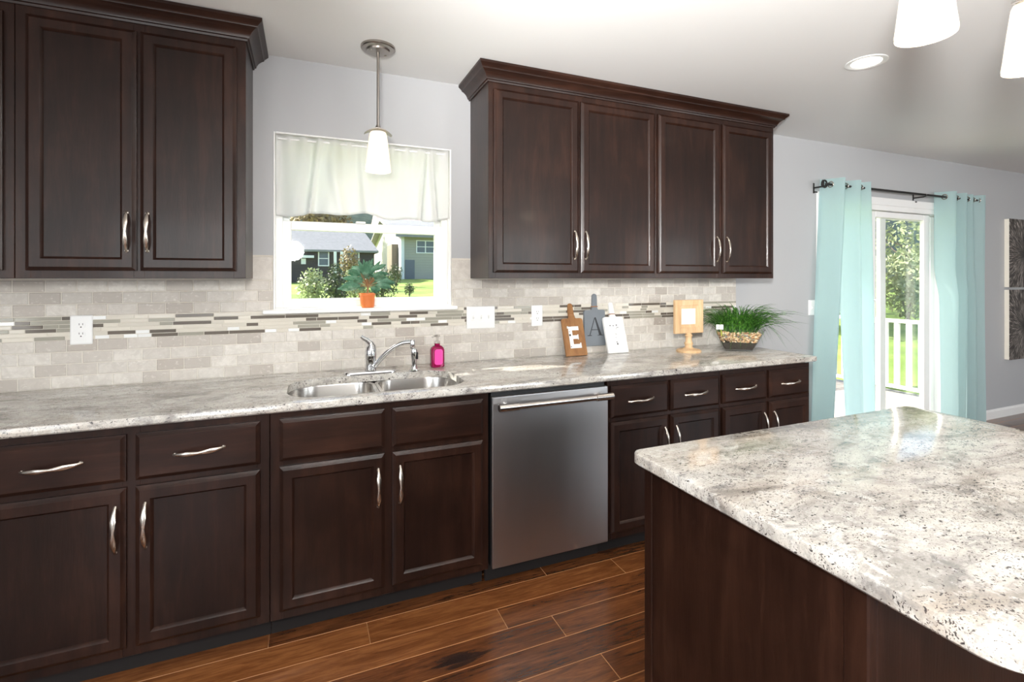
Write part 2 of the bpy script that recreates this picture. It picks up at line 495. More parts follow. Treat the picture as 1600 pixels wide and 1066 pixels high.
b.box(XL - WT, XL, -4.1, -2.5, -.02, .8); b.box(XL - WT, XL, -4.1, -2.5, 2.2, ZC)
structure(b.build('wall_left', M['wall'], angle=0))
structure(MB().box(XR, XR + WT, YF, 0, -.02, ZC).build('wall_right', M['wall'], angle=0))
structure(MB().box(XL - WT, XR + WT, YF - WT, WT, ZC, ZC + .12).build('ceiling', M['ceiling'], angle=0))
structure(MB().box(XL - WT, XR + WT, YF - WT, .87, ZC + .12, ZC + .25).build('roof', M['white_paint'], angle=0))  # unseen overhang, depth shaped to trim the window sun to a streak
b = MB()
for x0, x1 in ((2.82, DX0 - .07), (DX1 + .07, XR)):
    b.loops([[(x0, 0, 0), (x0, -.014, 0), (x0, -.014, .072), (x0, -.006, .088), (x0, 0, .09)], [(x1, 0, 0), (x1, -.014, 0), (x1, -.014, .072), (x1, -.006, .088), (x1, 0, .09)]])
structure(b.build('baseboard_back', M['white_paint'], angle=0))

# floor planks, each with its own tint
b = MB(); b.tint_layer()
fixed = {0: [-.13, 1.028], 1: [.224, 1.377], 2: [-.62, .732], 3: [-.30, .923], 4: [.15, 1.52], 5: [-.2, .996]}
PW = .125; BV = .0016
k0 = -int(math.ceil((0 + .475) / PW))
def plank(x0, x1, y0, y1):
    b.tint = (random.random(), random.random(), random.random(), 1); b.mi = 1
    b.loops([[(x0, y0, -.004), (x1, y0, -.004), (x1, y1, -.004), (x0, y1, -.004)],
             [(x0 + BV, y0 + BV, 0), (x1 - BV, y0 + BV, 0), (x1 - BV, y1 - BV, 0), (x0 + BV, y1 - BV, 0)]], False, False)
    b.mi = 0; b.bm.verts.ensure_lookup_table(); b.face(list(b.bm.verts[-4:]))
for k in range(k0, 45):
    y1 = -.475 - PW * k; y0 = y1 - PW
    y1 = min(y1, 0); y0 = max(y0, YF)
    if y1 - y0 < .01: continue
    js = list(fixed.get(k, [random.uniform(-.4, .6)]))
    while js[0] > XL: js.insert(0, js[0] - random.uniform(.7, 1.3))
    while js[-1] < XR: js.append(js[-1] + random.uniform(.7, 1.3))
    js = [min(max(j, XL), XR) for j in js]
    for a0, a1 in zip(js, js[1:]):
        if a1 - a0 > .01: plank(a0, a1, y0, y1)
fl = structure(b.build('floor', [M['floor'], M['gap']], angle=0))
fb = MB().box(XL, XR, YF, 0, -.05, -.0035).build('floor_underlay', M['gap'], fl, angle=0)

# ------------------------------------------------------------------ backsplash
def tiles(b, x0, x1, z, h, shift, L=.1016, g=.003):
    x = x0 - (shift * (L + g))
    while x < x1 - .004:
        a0, a1 = max(x, x0), min(x + L, x1)
        if a1 - a0 > .006:
            q = random.random()
            base = Vector((.66, .625, .57)).lerp(Vector((.40, .355, .31)), q * q)
            base = base * random.uniform(.94, 1.06)
            b.tint = (base.x, base.y, base.z, 1)
            e = .0025
            b.loops([[(a0, -.004, z), (a1, -.004, z), (a1, -.004, z + h), (a0, -.004, z + h)],
                     [(a0, -.0085, z), (a1, -.0085, z), (a1, -.0085, z + h), (a0, -.0085, z + h)],
                     [(a0 + e, -.0105, z + e), (a1 - e, -.0105, z + e), (a1 - e, -.0105, z + h - e), (a0 + e, -.0105, z + h - e)]], False, True)
        x += L + g
BX0, BX1 = -1.9, 2.835
PITCH = .0505; MZ0 = .914 + 4 * PITCH; MROWS = 6; MP = .0166; MZ1 = MZ0 + MROWS * MP
bs = group_empty('trim_1', (0, 0, .914)); bs['label'] = 'tumbled stone tile backsplash behind the long counter'
b = MB(); b.tint_layer()
for r in range(4): tiles(b, BX0, BX1, .9155 + r * PITCH, .0475, .5 * (r % 2) + .18)
for r in range(3):
    z = MZ1 + .0015 + r * PITCH
    tiles(b, BX0, WX0 - .004, z, .0475, .5 * (r % 2) + .35)
    tiles(b, WX1 + .004, BX1, z, .0475, .5 * (r % 2) + .35)
for x0, x1 in ((-.235, WX0 - .004), (WX1 + .004, .852)):
    tiles(b, x0, x1, MZ1 + .0015 + 3 * PITCH, .109, 0, .12)
b.build('stone_tiles', M['stone_tile'], bs, angle=0)
b = MB(); b.tint_layer()
PAL = [((.66, .62, .54), .42), ((.34, .325, .27), .21), ((.135, .115, .095), .26), ((.86, .87, .86), .11)]
for r in range(MROWS):
    z = MZ0 + r * MP; x = BX0 - random.random() * .1
    while x < BX1 - .006:
        L = random.choice((.048, .048, .098, .098, .148))
        q = random.random(); acc = 0
        for c, w in PAL:
            acc += w
            if q < acc: break
        if c == PAL[3][0]: L = .048
        a0, a1 = max(x, BX0), min(x + L, BX1)
        if a1 - a0 > .006:
            v = random.uniform(.9, 1.08); b.tint = (c[0] * v, c[1] * v, c[2] * v, 1)
            e = .0012
            b.loops([[(a0, -.004, z), (a1, -.004, z), (a1, -.004, z + .0142), (a0, -.004, z + .0142)],
                     [(a0, -.0095, z), (a1, -.0095, z), (a1, -.0095, z + .0142), (a0, -.0095, z + .0142)],
                     [(a0 + e, -.0105, z + e), (a1 - e, -.0105, z + e), (a1 - e, -.0105, z + .013), (a0 + e, -.0105, z + .013)]], False, True)
        x += L + .0022
b.build('mosaic_band', M['glass_tile'], bs, angle=0)
b = MB()
b.box(BX0, BX1, -.0085, 0, .913, WZ0 - .02)
b.box(BX0, WX0 - .002, -.0085, 0, WZ0 - .02, 1.374); b.box(WX1 + .002, BX1, -.0085, 0, WZ0 - .02, 1.374)
b.box(-.236, WX0 - .002, -.0085, 0, 1.374, 1.486); b.box(WX1 + .002, .853, -.0085, 0, 1.374, 1.486)
b.build('grout', M['grout'], bs, angle=0)

# ------------------------------------------------------------------ kitchen window
w1 = group_empty('window_1', ((WX0 + WX1) / 2, 0, WZ0)); w1['label'] = 'white single-hung window over the sink'
def frame_ring(b, x0, x1, z0, z1, t, y0, y1, bt=None, tt=None):
    bt = bt or t; tt = tt or t
    b.box(x0, x0 + t, y0, y1, z0, z1, .002); b.box(x1 - t, x1, y0, y1, z0, z1, .002)
    b.box(x0 + t, x1 - t, y0, y1, z0, z0 + bt, .002); b.box(x0 + t, x1 - t, y0, y1, z1 - tt, z1, .002)
b = MB(); frame_ring(b, WX0, WX1, WZ0, WZ1, .008, -.003, .14); frame_ring(b, WX0 + .006, WX1 - .006, WZ0 + .004, WZ1 - .004, .034, .05, .13)
b.build('window_frame', M['white'], w1)
b = MB(); frame_ring(b, WX0 + .036, WX1 - .036, WZ0 + .008, 1.662, .042, .055, .085, .042, .045)
sash = b.build('window_sash', M['white'], w1)
MB().box(.24, .29, .04, .058, 1.660, 1.672, .003).build('sash_lock', M['white'], sash)
MB().box(WX0 + .07, WX1 - .07, .068, .072, WZ0 + .045, 1.622).build('window_pane', M['glass'], sash, angle=0)
b = MB(); frame_ring(b, WX0 + .036, WX1 - .036, 1.63, WZ1 - .03, .034, .09, .118)
sash = b.build('window_sash', M['white'], w1)
MB().box(WX0 + .065, WX1 - .065, .102, .106, 1.655, WZ1 - .06).build('window_pane', M['glass'], sash, angle=0)
MB().box(WX0 - .045, WX1 + .03, -.032, .055, WZ0 - .019, WZ0 + .001, .004).build('window_sill', M['white'], w1)

# invented windows, added to let fill light in, behind and beside the camera
for i, (a0, a1) in enumerate(FW):
    w = group_empty('window_%d' % (i + 2), ((a0 + a1) / 2, YF, .8))
    b = MB(); frame_ring(b, a0, a1, .8, 2.2, .05, YF - .13, YF - .02); b.box((a0 + a1) / 2 - .025, (a0 + a1) / 2 + .025, YF - .12, YF - .03, .85, 2.15)
    b.build('window_frame', M['white'], w)
w = group_empty('window_5', (XL, -3.3, .8)); b = MB()
for y0, y1, z0, z1 in ((-4.1, -4.05, .8, 2.2), (-2.55, -2.5, .8, 2.2), (-4.05, -2.55, .8, .85), (-4.05, -2.55, 2.15, 2.2), (-3.325, -3.275, .85, 2.15)):
    b.box(XL - .13, XL - .02, y0, y1, z0, z1)
b.build('window_frame', M['white'], w)

# ------------------------------------------------------------------ sliding door
d1 = group_empty('door_1', (4.6, 0, 0)); d1['label'] = 'white sliding glass patio door between the aqua curtains'
b = MB()
b.box(DX0, DX0 + .04, -.01, .14, 0, DZ1, .003); b.box(DX1 - .04, DX1, -.01, .14, 0, DZ1, .003)
b.box(DX0, DX1, -.01, .14, DZ1 - .05, DZ1, .003); b.box(DX0, DX1, 0, .14, -.01, .03, .003)
b.box(DX0 - .06, DX1 + .06, -.018, 0, DZ1 - .01, DZ1 + .055, .004)
b.box(DX0 - .06, DX0, -.016, 0, 0, DZ1, .004); b.box(DX1, DX1 + .06, -.016, 0, 0, DZ1, .004)
b.build('door_frame', M['white'], d1)
def slider_panel(nm, x0, x1, y0, y1, st):
    b = MB(); z0, z1 = .03, DZ1 - .055
    b.box(x0, x0 + st, y0, y1, z0, z1, .004); b.box(x1 - st, x1, y0, y1, z0, z1, .004)
    b.box(x0 + st, x1 - st, y0, y1, z0, z0 + .10, .004); b.box(x0 + st, x1 - st, y0, y1, z1 - .05, z1, .004)
    p = b.build(nm, M['white'], d1)
    MB().box(x0 + st, x1 - st, (y0 + y1) / 2 - .003, (y0 + y1) / 2 + .003, z0 + .10, z1 - .05).build('door_pane', M['glass'], p, angle=0)
    return p
p = slider_panel('sliding_panel', 4.36, 5.22, .02, .055, .09)
b = MB(); b.tube([(4.41, .02, 1.00), (4.41, -.02, 1.01), (4.41, -.035, 1.07), (4.41, -.035, 1.13), (4.41, -.02, 1.19), (4.41, .02, 1.20)], .008, 8)
b.build('door_handle', M['white'], p)
slider_panel('fixed_panel', 4.61, 5.42, .08, .115, .08)

# ------------------------------------------------------------------ cabinets
def rect(x0, x1, z0, z1, y, i=0.0):
    return [(x0 + i, y, z0 + i), (x1 - i, y, z0 + i), (x1 - i, y, z1 - i), (x0 + i, y, z1 - i)]
FWD = .052
def door(parent, x0, x1, z0, z1, yf, handle=None, name='door'):
    """frame-and-panel door lying on the plane y = yf and facing -y"""
    b = MB()
    L = [rect(x0, x1, z0, z1, yf), rect(x0, x1, z0, z1, yf - .010), rect(x0, x1, z0, z1, yf - .0115, .003),
         rect(x0, x1, z0, z1, yf - .0185, .011), rect(x0, x1, z0, z1, yf - .020, .0135),
         rect(x0, x1, z0, z1, yf - .020, FWD - .009), rect(x0, x1, z0, z1, yf - .0185, FWD - .007), rect(x0, x1, z0, z1, yf - .011, FWD - .001), rect(x0, x1, z0, z1, yf - .009, FWD)]
    b.loops(L, True, False)
    d = b.build(name, M['wood'], parent, 25)
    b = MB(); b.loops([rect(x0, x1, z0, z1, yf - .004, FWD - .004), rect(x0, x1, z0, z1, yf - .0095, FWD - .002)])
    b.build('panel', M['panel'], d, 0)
    if handle: pull(d, handle, yf - .020)
    return d
def pull(parent, h, y):
    kind, cx, cz = h
    b = MB(); n = 18; P = []; ra = []; rb = []
    for i in range(n + 1):
        t = -1 + 2 * i / n
        o = .027 * max(0.0, 1 - t * t) ** .75
        a = .078 * t
        P.append((cx, y - o - .001, cz + a) if kind == 'v' else (cx + a, y - o - .001, cz + .004 * t))
        w = .0040 + .0045 * (1 - abs(abs(t) - .45) / .55) if abs(t) < .96 else .0045
        ra.append(.0036 if kind == 'v' else w); rb.append(w if kind == 'v' else .0036)
    b.tube(P, ra if kind == 'v' else rb, 10, rb if kind == 'v' else ra, up=(0, -1, 0))
    for e in (-1, 1):
        q = (cx, y - .001, cz + e * .072) if kind == 'v' else (cx + e * .072, y - .001, cz + e * .004)
        b.lathe([(.0062, -.003), (.0062, .002)], q, 10, axis='y')
    b.build('handle', M['nickel'], parent)
def drawer(parent, x0, x1, z0, z1, yf, handle=True, name='drawer'):
    b = MB()
    L = [rect(x0, x1, z0, z1, yf), rect(x0, x1, z0, z1, yf - .010), rect(x0, x1, z0, z1, yf - .0115, .003),
         rect(x0, x1, z0, z1, yf - .0185, .011), rect(x0, x1, z0, z1, yf - .020, .0135)]
    b.loops(L, True, True)
    d = b.build(name, M['wood_x'], parent, 25)
    if handle: pull(d, ('h', (x0 + x1) / 2, (z0 + z1) / 2 + .0), yf - .020)
    return d

YB = -.608          # face of the base cabinets
def face_frame(parent, x0, x1, z0, z1, y, bars_x, bars_z, depth=.019):
    b = MB()
    for a0, a1 in bars_x: b.box(a0, a1, y, y + depth, z0, z1, .001)
    xs = sorted(bars_x)
    for (p0, p1), (q0, q1) in zip(xs, xs[1:]):
        for c0, c1 in bars_z: b.box(p1, q0, y, y + depth, c0, c1)
    return b.build('face_frame', M['wood'], parent, 0)
def base_cabinet(x0, x1, fronts, label, false_front=False, ends=True):
    t = thing('base_cabinet', label, 'cabinet', ((x0 + x1) / 2, -.3, 0), 'base cabinets under the long counter')
    b = MB()
    b.box(x0, x0 + .016, YB + .019, -.012, .10, .882); b.box(x1 - .016, x1, YB + .019, -.012, .10, .882)
    b.box(x0 + .016, x1 - .016, YB + .019, -.012, .10, .116); b.box(x0 + .016, x1 - .016, -.024, -.012, .116, .882)
    b.build('body', M['wood'], t, 0)
    mids = []
    for (a0, a1), (c0, c1) in zip(fronts, fronts[1:]): mids.append((a1 - .012, c0 + .012))
    face_frame(t, x0, x1, .10, .882, YB, [(x0, fronts[0][0] + .012)] + mids + [(fronts[-1][1] - .012, x1)], [(.10, .148), (.66, .71), (.84, .882)])
    MB().box(x0, x1, YB + .085, YB + .10, 0, .10).build('toe_kick', M['toe'], t, 0)
    for i, (a0, a1) in enumerate(fronts):
        drawer(t, a0, a1, .694, .851, YB, not false_front, 'drawer_front' if false_front else 'drawer')
        hx = a1 - .026 if i % 2 == 0 else a0 + .030
        door(t, a0, a1, .133, .673, YB, ('v', hx, .541))
    return t
base_cabinet(-1.80, -.963, [(-1.775, -1.40), (-1.365, -.985)], 'dark brown base cabinet at the far left, cut off by the frame')
base_cabinet(-.96, -.124, [(-.935, -.556), (-.53, -.155)], 'dark brown base cabinet with two handled drawers, left of the sink base')
base_cabinet(-.122, .737, [(-.091, .292), (.322, .710)], 'dark brown sink base cabinet with two plain false fronts, left of the dishwasher', True)
base_cabinet(1.352, 2.066, [(1.366, 1.712), (1.728, 2.054)], 'dark brown base cabinet touching the right side of the dishwasher')
base_cabinet(2.068, 2.775, [(2.081, 2.408), (2.430, 2.757)], 'dark brown base cabinet at the right end of the counter, near the aqua curtain')

YU = -.305; UZ0, UZ1 = 1.375, 2.37
def upper_cabinet(x0, x1, doors, label):
    t = thing('wall_cabinet', label, 'cabinet', ((x0 + x1) / 2, -.15, UZ0), 'wall cabinets above the backsplash')
    b = MB()
    b.box(x0, x0 + .016, YU + .019, -.012, UZ0, UZ1); b.box(x1 - .016, x1, YU + .019, -.012, UZ0, UZ1)
    b.box(x0 + .016, x1 - .016, YU + .019, -.012, UZ0 + .003, UZ0 + .019); b.box(x0 + .016, x1 - .016, YU + .019, -.012, UZ1 - .016, UZ1)
    b.box(x0 + .016, x1 - .016, -.022, -.012, UZ0 + .019, UZ1 - .016)
    b.build('body', M['wood'], t, 0)
    mids = [(a[1] - .012, c[0] + .012) for a, c in zip(doors, doors[1:])]
    face_frame(t, x0, x1, UZ0, UZ1, YU, [(x0, doors[0][0] + .012)] + mids + [(doors[-1][1] - .012, x1)], [(UZ0, 1.42), (2.318, UZ1)])
    for i, (a0, a1) in enumerate(doors):
        hx = a1 - .028 if i % 2 == 0 else a0 + .026
        door(t, a0, a1, 1.404, 2.335, YU, ('v', hx, 1.554))
    return t
upper_cabinet(-1.74, -.971, [(-1.71, -1.366), (-1.345, -1.0)], 'dark brown wall cabinet cut off by the left edge of the photo')
upper_cabinet(-.969, -.232, [(-.937, -.606), (-.594, -.265)], 'tall two-door dark brown wall cabinet left of the window')
upper_cabinet(.848, 1.885, [(.874, 1.364), (1.378, 1.872)], 'two-door dark brown wall cabinet directly right of the window')
upper_cabinet(1.887, 2.846, [(1.899, 2.367), (2.394, 2.822)], 'two-door dark brown wall cabinet farther right, next to the bare wall')

CROWN = [(0, 2.366), (.006, 2.366), (.008, 2.374), (.014, 2.376), (.016, 2.384), (.024, 2.398), (.038, 2.410), (.047, 2.414), (.049, 2.420), (.053, 2.424), (.066, 2.4355), (.066, 2.447), (0, 2.447)]
def crown(x0, x1, ends, label):
    t = thing('crown_molding', label, 'molding', ((x0 + x1) / 2, -.3, 2.366), 'crown moldings on the wall cabinets')
    b = MB(); yw = -.001
    Lw = []
    P = []
    if ends[0]: P.append(lambda o: (x0 - o, yw))
    P.append((lambda o: (x0 - o, YU - .001 - o)) if ends[0] else (lambda o: (x0, YU - .001 - o)))
    P.append((lambda o: (x1 + o, YU - .001 - o)) if ends[1] else (lambda o: (x1, YU - .001 - o)))
    if ends[1]: P.append(lambda o: (x1 + o, yw))
    L = [[(*f(o), z) for o, z in CROWN] for f in P]
    b.loops(L)
    b.build('profile', M['wood_x'], t, 28)
crown(-1.74, -.232, (False, True), 'dark crown molding over the wall cabinets left of the window')
crown(.848, 2.846, (True, True), 'dark crown molding along the top of the wall cabinets right of the window')

# ------------------------------------------------------------------ counters
def slab(name, outer_fn, hole, z0, z1, mat, parent=None, e=.005):
    """stone slab: outer_fn(inset) gives the outline; hole is an outline or None"""
    bm = MB()
    def ring(P, z): return [bm.v((x, y, z)) for x, y in P]
    def band(a, c, flip=False):
        n = len(a)
        for i in range(n):
            j = (i + 1) % n
            f = (a[i], a[j], c[j], c[i]); bm.face(f[::-1] if flip else f)
    o_b = ring(outer_fn(e), z0); o_1 = ring(outer_fn(0), z0 + e)
    o_2 = ring(outer_fn(0), z1 - e); o_3 = ring(outer_fn(e * .3), z1 - e * .3); o_t = ring(outer_fn(e), z1)
    for a, c in ((o_b, o_1), (o_1, o_2), (o_2, o_3), (o_3, o_t)): band(a, c)
    if hole:
        h_t = ring(hole, z1); h_b = ring(hole, z0)
        band(h_t, h_b)
    for up, o, h in ((True, o_t, hole and h_t), (False, o_b, hole and h_b)):
        ed = []
        for R in (o, h) if hole else (o,):
            for i in range(len(R)):
                e1 = bm.bm.edges.get((R[i], R[(i + 1) % len(R)])) or bm.bm.edges.new((R[i], R[(i + 1) % len(R)]))
                ed.append(e1)
        bmesh.ops.triangle_fill(bm.bm, use_beauty=True, use_dissolve=False, edges=ed)
    return bm.build(name, mat, parent, 30)
SX0, SX1, SY0, SY1 = -.07, .66, -.588, -.205
sink_hole = rbox(SX0, SX1, SY0, SY1, .14, 10, (.13, .11, .13, .13))
ct = slab('countertop', lambda i: rbox(-1.85 + i, 2.795 - i, -.648 + i, -.0105, .001, 2, (.012, .012, .001, .001)), sink_hole, .882, .914, M['granite'])
tag(ct, 'long speckled granite countertop with the sink, running along the backsplash', 'countertop')

# sink
sk = thing('kitchen_sink', 'stainless steel double-bowl undermount sink in the granite counter', 'sink', (.295, -.4, .88))
def sink_bowl(x0, x1, rs):
    b = MB(); L = []
    for i, z in ((-.016, .8805), (0, .8805), (.002, .874), (.004, .74), (.012, .715), (.030, .703), (.06, .700)):
        q = rbox(x0 + i, x1 - i, SY0 - .008 + i, SY1 + .008 - i, .1, 8, [max(.02, r - i) for r in rs])
        L.append([(x, y, z) for x, y in q])
    b.loops(L, False, True)
    d = b.build('bowl', M['sink'], sk, 40)
    b = MB(); c = ((x0 + x1) / 2, (SY0 + SY1) / 2, .7005)
    b.lathe([(.042, 0), (.042, .003), (.030, .002), (.026, -.0), (.004, .0005)], c, 20)
    b.build('drain', M['chrome'], d)
sink_bowl(SX0 - .006, .283, (.13, .07, .07, .13)); sink_bowl(.313, SX1 + .006, (.07, .12, .13, .07))

# faucet
fc = thing('faucet', 'chrome single-lever kitchen faucet behind the sink', 'faucet', (.29, -.165, .914))
FY = -.170
b = MB()
for i, (ins, z) in enumerate(((0, .914), (0, .920), (.004, .926), (.012, .9285))):
    pass
b.loops([[(x, y, z) for x, y in rbox(.165 + q, .413 - q, FY - .029 + q, FY + .029 - q, .028 - q * .8, 6)] for q, z in ((0, .9142), (0, .920), (.004, .926), (.012, .929))])
b.build('base_plate', M['chrome'], fc)
b = MB(); b.lathe([(.027, .928), (.026, .945), (.024, .965), (.0255, .985), (.028, 1.005), (.0265, 1.025), (.021, 1.042), (.012, 1.052)], (.290, FY, 0), 24)
b.build('body', M['chrome'], fc)
b = MB(); b.tube([(.297, FY, 1.022), (.296, FY, 1.045), (.287, FY, 1.064), (.270, FY - .002, 1.078), (.255, FY - .004, 1.086), (.243, FY - .005, 1.096)], [.021, .0185, .014, .011, .0095, .0075], 14, [.024, .021, .017, .014, .012, .010])
b.build('lever', M['chrome'], fc)
b = MB(); P = []
for k in range(15):
    t = k / 14
    P.append((.308 + .165 * t, FY - .012 - .085 * t, .950 + .118 * math.sin(min(1, t * 1.08) * pi * .5) ** .9))
b.tube(P, [.0125 - .003 * (k / 14) for k in range(15)], 14)
sp = b.build('spout', M['chrome'], fc)
e = P[-1]
b = MB(); b.lathe([(.0115, -.030), (.0125, -.026), (.0125, .004), (.010, .0115), (.003, .012)], e, 16)
b.build('aerator', M['chrome'], sp)
ss = thing('sink_sprayer', 'chrome side sprayer standing on the counter right of the faucet', 'sprayer', (.497, -.185, .914))
b = MB(); b.lathe([(.026, .9142), (.026, .919), (.018, .924), (.014, .934)], (.497, -.185, 0), 20); b.build('base', M['chrome'], ss)
b = MB(); b.lathe([(.0125, .932), (.011, .950), (.013, .975), (.0165, .998), (.017, 1.012), (.015, 1.022), (.008, 1.026)], (.497, -.185, 0), 20); b.build('spray_head', M['chrome'], ss)
MB().box(.507, .516, -.200, -.170, .972, 1.008, .003).build('trigger', M['black'], ss)

# soap bottle
so = thing('soap_bottle', 'magenta liquid soap bottle with a pink label right of the faucet', 'bottle', (.632, -.118, .914))
cx, cy = .632, -.118
b = MB(); L = []
for i, z in ((.004, .9142), (0, .918), (0, 1.003), (.004, 1.014), (.012, 1.022), (.020, 1.026)):
    L.append([(x, y, z) for x, y in rbox(cx - .034 + i, cx + .034 - i, cy - .028 + i * .8, cy + .028 - i * .8, .012, 5)])
b.loops(L); b.lathe([(.0145, 1.025), (.0145, 1.036)], (cx, cy, 0), 18)
b.build('bottle_body', M['soap'], so)
b = MB(); q = rbox(cx - .020, cx + .022, .928, 1.008, .012, 5)
b.prism(q, lambda p: (p[0], cy - .0281, p[1]), lambda p: (p[0], cy - .0292, p[1])); b.build('label', M['pink_label'], so, 0)
b = MB(); b.lathe([(.016, 1.0362), (.016, 1.048), (.007, 1.051), (.007, 1.068), (.015, 1.070), (.015, 1.079), (.004, 1.081)], (cx, cy, 0), 18)
b.tube([(cx, cy, 1.075), (cx - .022, cy - .012, 1.075), (cx - .030, cy - .016, 1.070)], .005, 10)
b.build('pump', M['clear_plastic'], so)

# ------------------------------------------------------------------ dishwasher
dw = thing('dishwasher', 'stainless steel dishwasher with a bar handle, in the middle of the base cabinets', 'dishwasher', (1.047, -.35, 0))
X0, X1 = .749, 1.344
MB().box(X0 + .004, X1 - .004, -.60, -.03, .10, .872).build('tub', M['black'], dw, 0)
b = MB(); L = []
for i, y in ((0, -.601), (0, -.624), (.0025, -.6275), (.005, -.628)):
    L.append([(x, y, z) for x, z in rbox(X0 + i, X1 - i, .105 + i, .856 - i, .004, 3)])
b.loops(L)
dd = b.build('door', M['steel'], dw, 30)
b = MB(); b.tube([(X0 + .035, -.676, .819), (X1 - .030, -.676, .819)], .0135, 18)
for a0, a1 in ((X0 + .012, X0 + .105), (X1 - .10, X1 - .005)):
    b.tube([(a0, -.676, .819), (a0 + .002, -.676, .819), (a1 - .002, -.676, .819), (a1, -.676, .819)], [.014, .0168, .0168, .0145], 18)
h = b.build('handle', M['steel_bright'], dd)
for xx in (X0 + .06, X1 - .055): MB().tube([(xx, -.6285, .819), (xx, -.672, .819)], .0105, 12).build('handle_post', M['steel_bright'], dd)
MB().box(X0, X1, -.535, -.52, .004, .10).build('kick_plate', M['toe'], dw, 0)

# ------------------------------------------------------------------ island
ic = thing('kitchen_island', 'dark brown kitchen island cabinet under the near granite top', 'kitchen island', (1.4, -1.85, 0))
IX0, IX1, IY1, IY0 = .832, 1.985, -1.572, -2.125
b = MB()
b.box(IX0 + .004, IX1 - .004, IY0 + .004, IY1 - .02, .10, .8815)
b.build('body', M['wood'], ic, 0)
MB().box(IX0 + .03, IX1 - .03, IY0 + .03, IY1 - .09, 0, .10).build('toe_kick', M['black'], ic, 0)
MB().box(IX0 - .002, IX0 + .004, IY0 + .03, IY1 - .03, 0.002, .8815).build('side_panel', M['wood'], ic, 0)
b = MB(); b.box(IX0 - .006, IX0 + .013, IY1 - .03, IY1, 0, .8815, .002); b.build('stile', M['wood'], ic, 0)
b = MB(); b.box(IX0 - .008, IX0 + .013, IY0 - .012, IY0 + .03, 0, .8815, .003); b.build('stile', M['wood'], ic, 0)
b = MB(); b.box(IX0 + .013, IX0 + .055, IY0 - .012, IY0 + .004, 0, .8815, .002); b.build('stile', M['wood'], ic, 0)
MB().box(IX0 + .055, IX1, IY0 - .004, IY0 + .004, 0, .8815).build('back_panel', M['wood'], ic, 0)
MB().box(IX1 - .004, IX1 + .004, IY0, IY1, .002, .8815).build('side_panel', M['wood'], ic, 0)
for k in range(2):
    pass
it = slab('island_countertop', lambda i: rbox(.802 + i, 2.015 - i, -2.345 + i, -1.542 - i, .05, 8, (.062, .062, .03, .03)), None, .882, .914, M['granite'])
tag(it, 'large speckled granite island top with rounded corners in the right foreground', 'countertop')

# ------------------------------------------------------------------ lamps
def pendant(x, y, zb, label, energy):
    t = thing('pendant_lamp', label, 'pendant lamp', (x, y, ZC), 'pendant lamps with frosted glass shades')
    b = MB(); b.lathe([(.030, -.026), (.052, -.024), (.056, -.016), (.074, -.013), (.078, -.009), (.078, 0)], (x, y, ZC), 32)
    for a in (.5, .5 + pi): b.lathe([(.006, -.023), (.006, -.028), (.002, -.030)], (x + .042 * cos(a) * .98, y + .042 * sin(a), ZC + .001), 10)
    b.build('canopy', M['bronze_nickel'], t)
    b = MB(); b.tube([(x, y, zb + .19), (x, y, ZC - .022)], .0065, 14); b.build('rod', M['bronze_nickel'], t)
    b = MB()
    b.lathe([(.009, .215), (.012, .205), (.013, .197), (.028, .192)], (x, y, zb), 24)
    # a bowed strap over the shade
    n = 12
    L = []
    for k in range(n + 1):
        s_ = -1 + 2 * k / n
        px = s_ * .062; pz = zb + .193 - .024 * s_ * s_
        w = .030 * math.sqrt(max(0.06, 1 - s_ * s_ * .75))
        L.append([(x + px, y - w, pz), (x + px, y + w, pz), (x + px, y + w, pz + .003), (x + px, y - w, pz + .003)])
    b.loops(L)
    b.build('cap', M['bronze_nickel'], t)
    b = MB()
    prof = [(.036, .180), (.040, .170), (.045, .13), (.051, .08), (.056, .035), (.0595, .008), (.0585, 0), (.055, .001), (.052, .035), (.046, .085), (.040, .135), (.035, .168), (.02, .174)]
    b.lathe(prof, (x, y, zb), 36, True, True)
    b.build('shade', M['shade'], t, 60)
    lamp('pendant_bulb', 'POINT', (x, y, zb - .03), energy, (1.0, .80, .58), shadow_soft_size=.045)
    return t
pendant(.310, -.285, 1.872, 'pendant lamp with frosted shade hanging over the sink before the window', .8)
pendant(1.337, -1.95, 1.942, 'left pendant lamp of the two over the island, cut off by the top edge', 2)
pendant(1.815, -1.95, 1.942, 'right pendant lamp over the island, cut off by the right edge of the photo', 2)

rl = thing('recessed_light', 'round recessed ceiling light glowing left of the island pendants', 'ceiling light', (2.57, -1.06, ZC))
b = MB(); b.lathe([(.088, 0), (.090, -.004), (.080, -.006), (.066, -.002), (.062, .0)], (2.57, -1.06, ZC), 36, False, False); b.build('trim_ring', M['white'], rl)
b = MB(); b.lathe([(.066, -.001), (.064, -.0035), (.003, -.0045)], (2.57, -1.06, ZC), 36); b.build('lens', M['lens'], rl)
lamp('recessed_bulb', 'SPOT', (2.57, -1.06, ZC - .02), 22, (1, .86, .68), (0, 0, -1), spot_size=radians(120), spot_blend=.6, shadow_soft_size=.06)

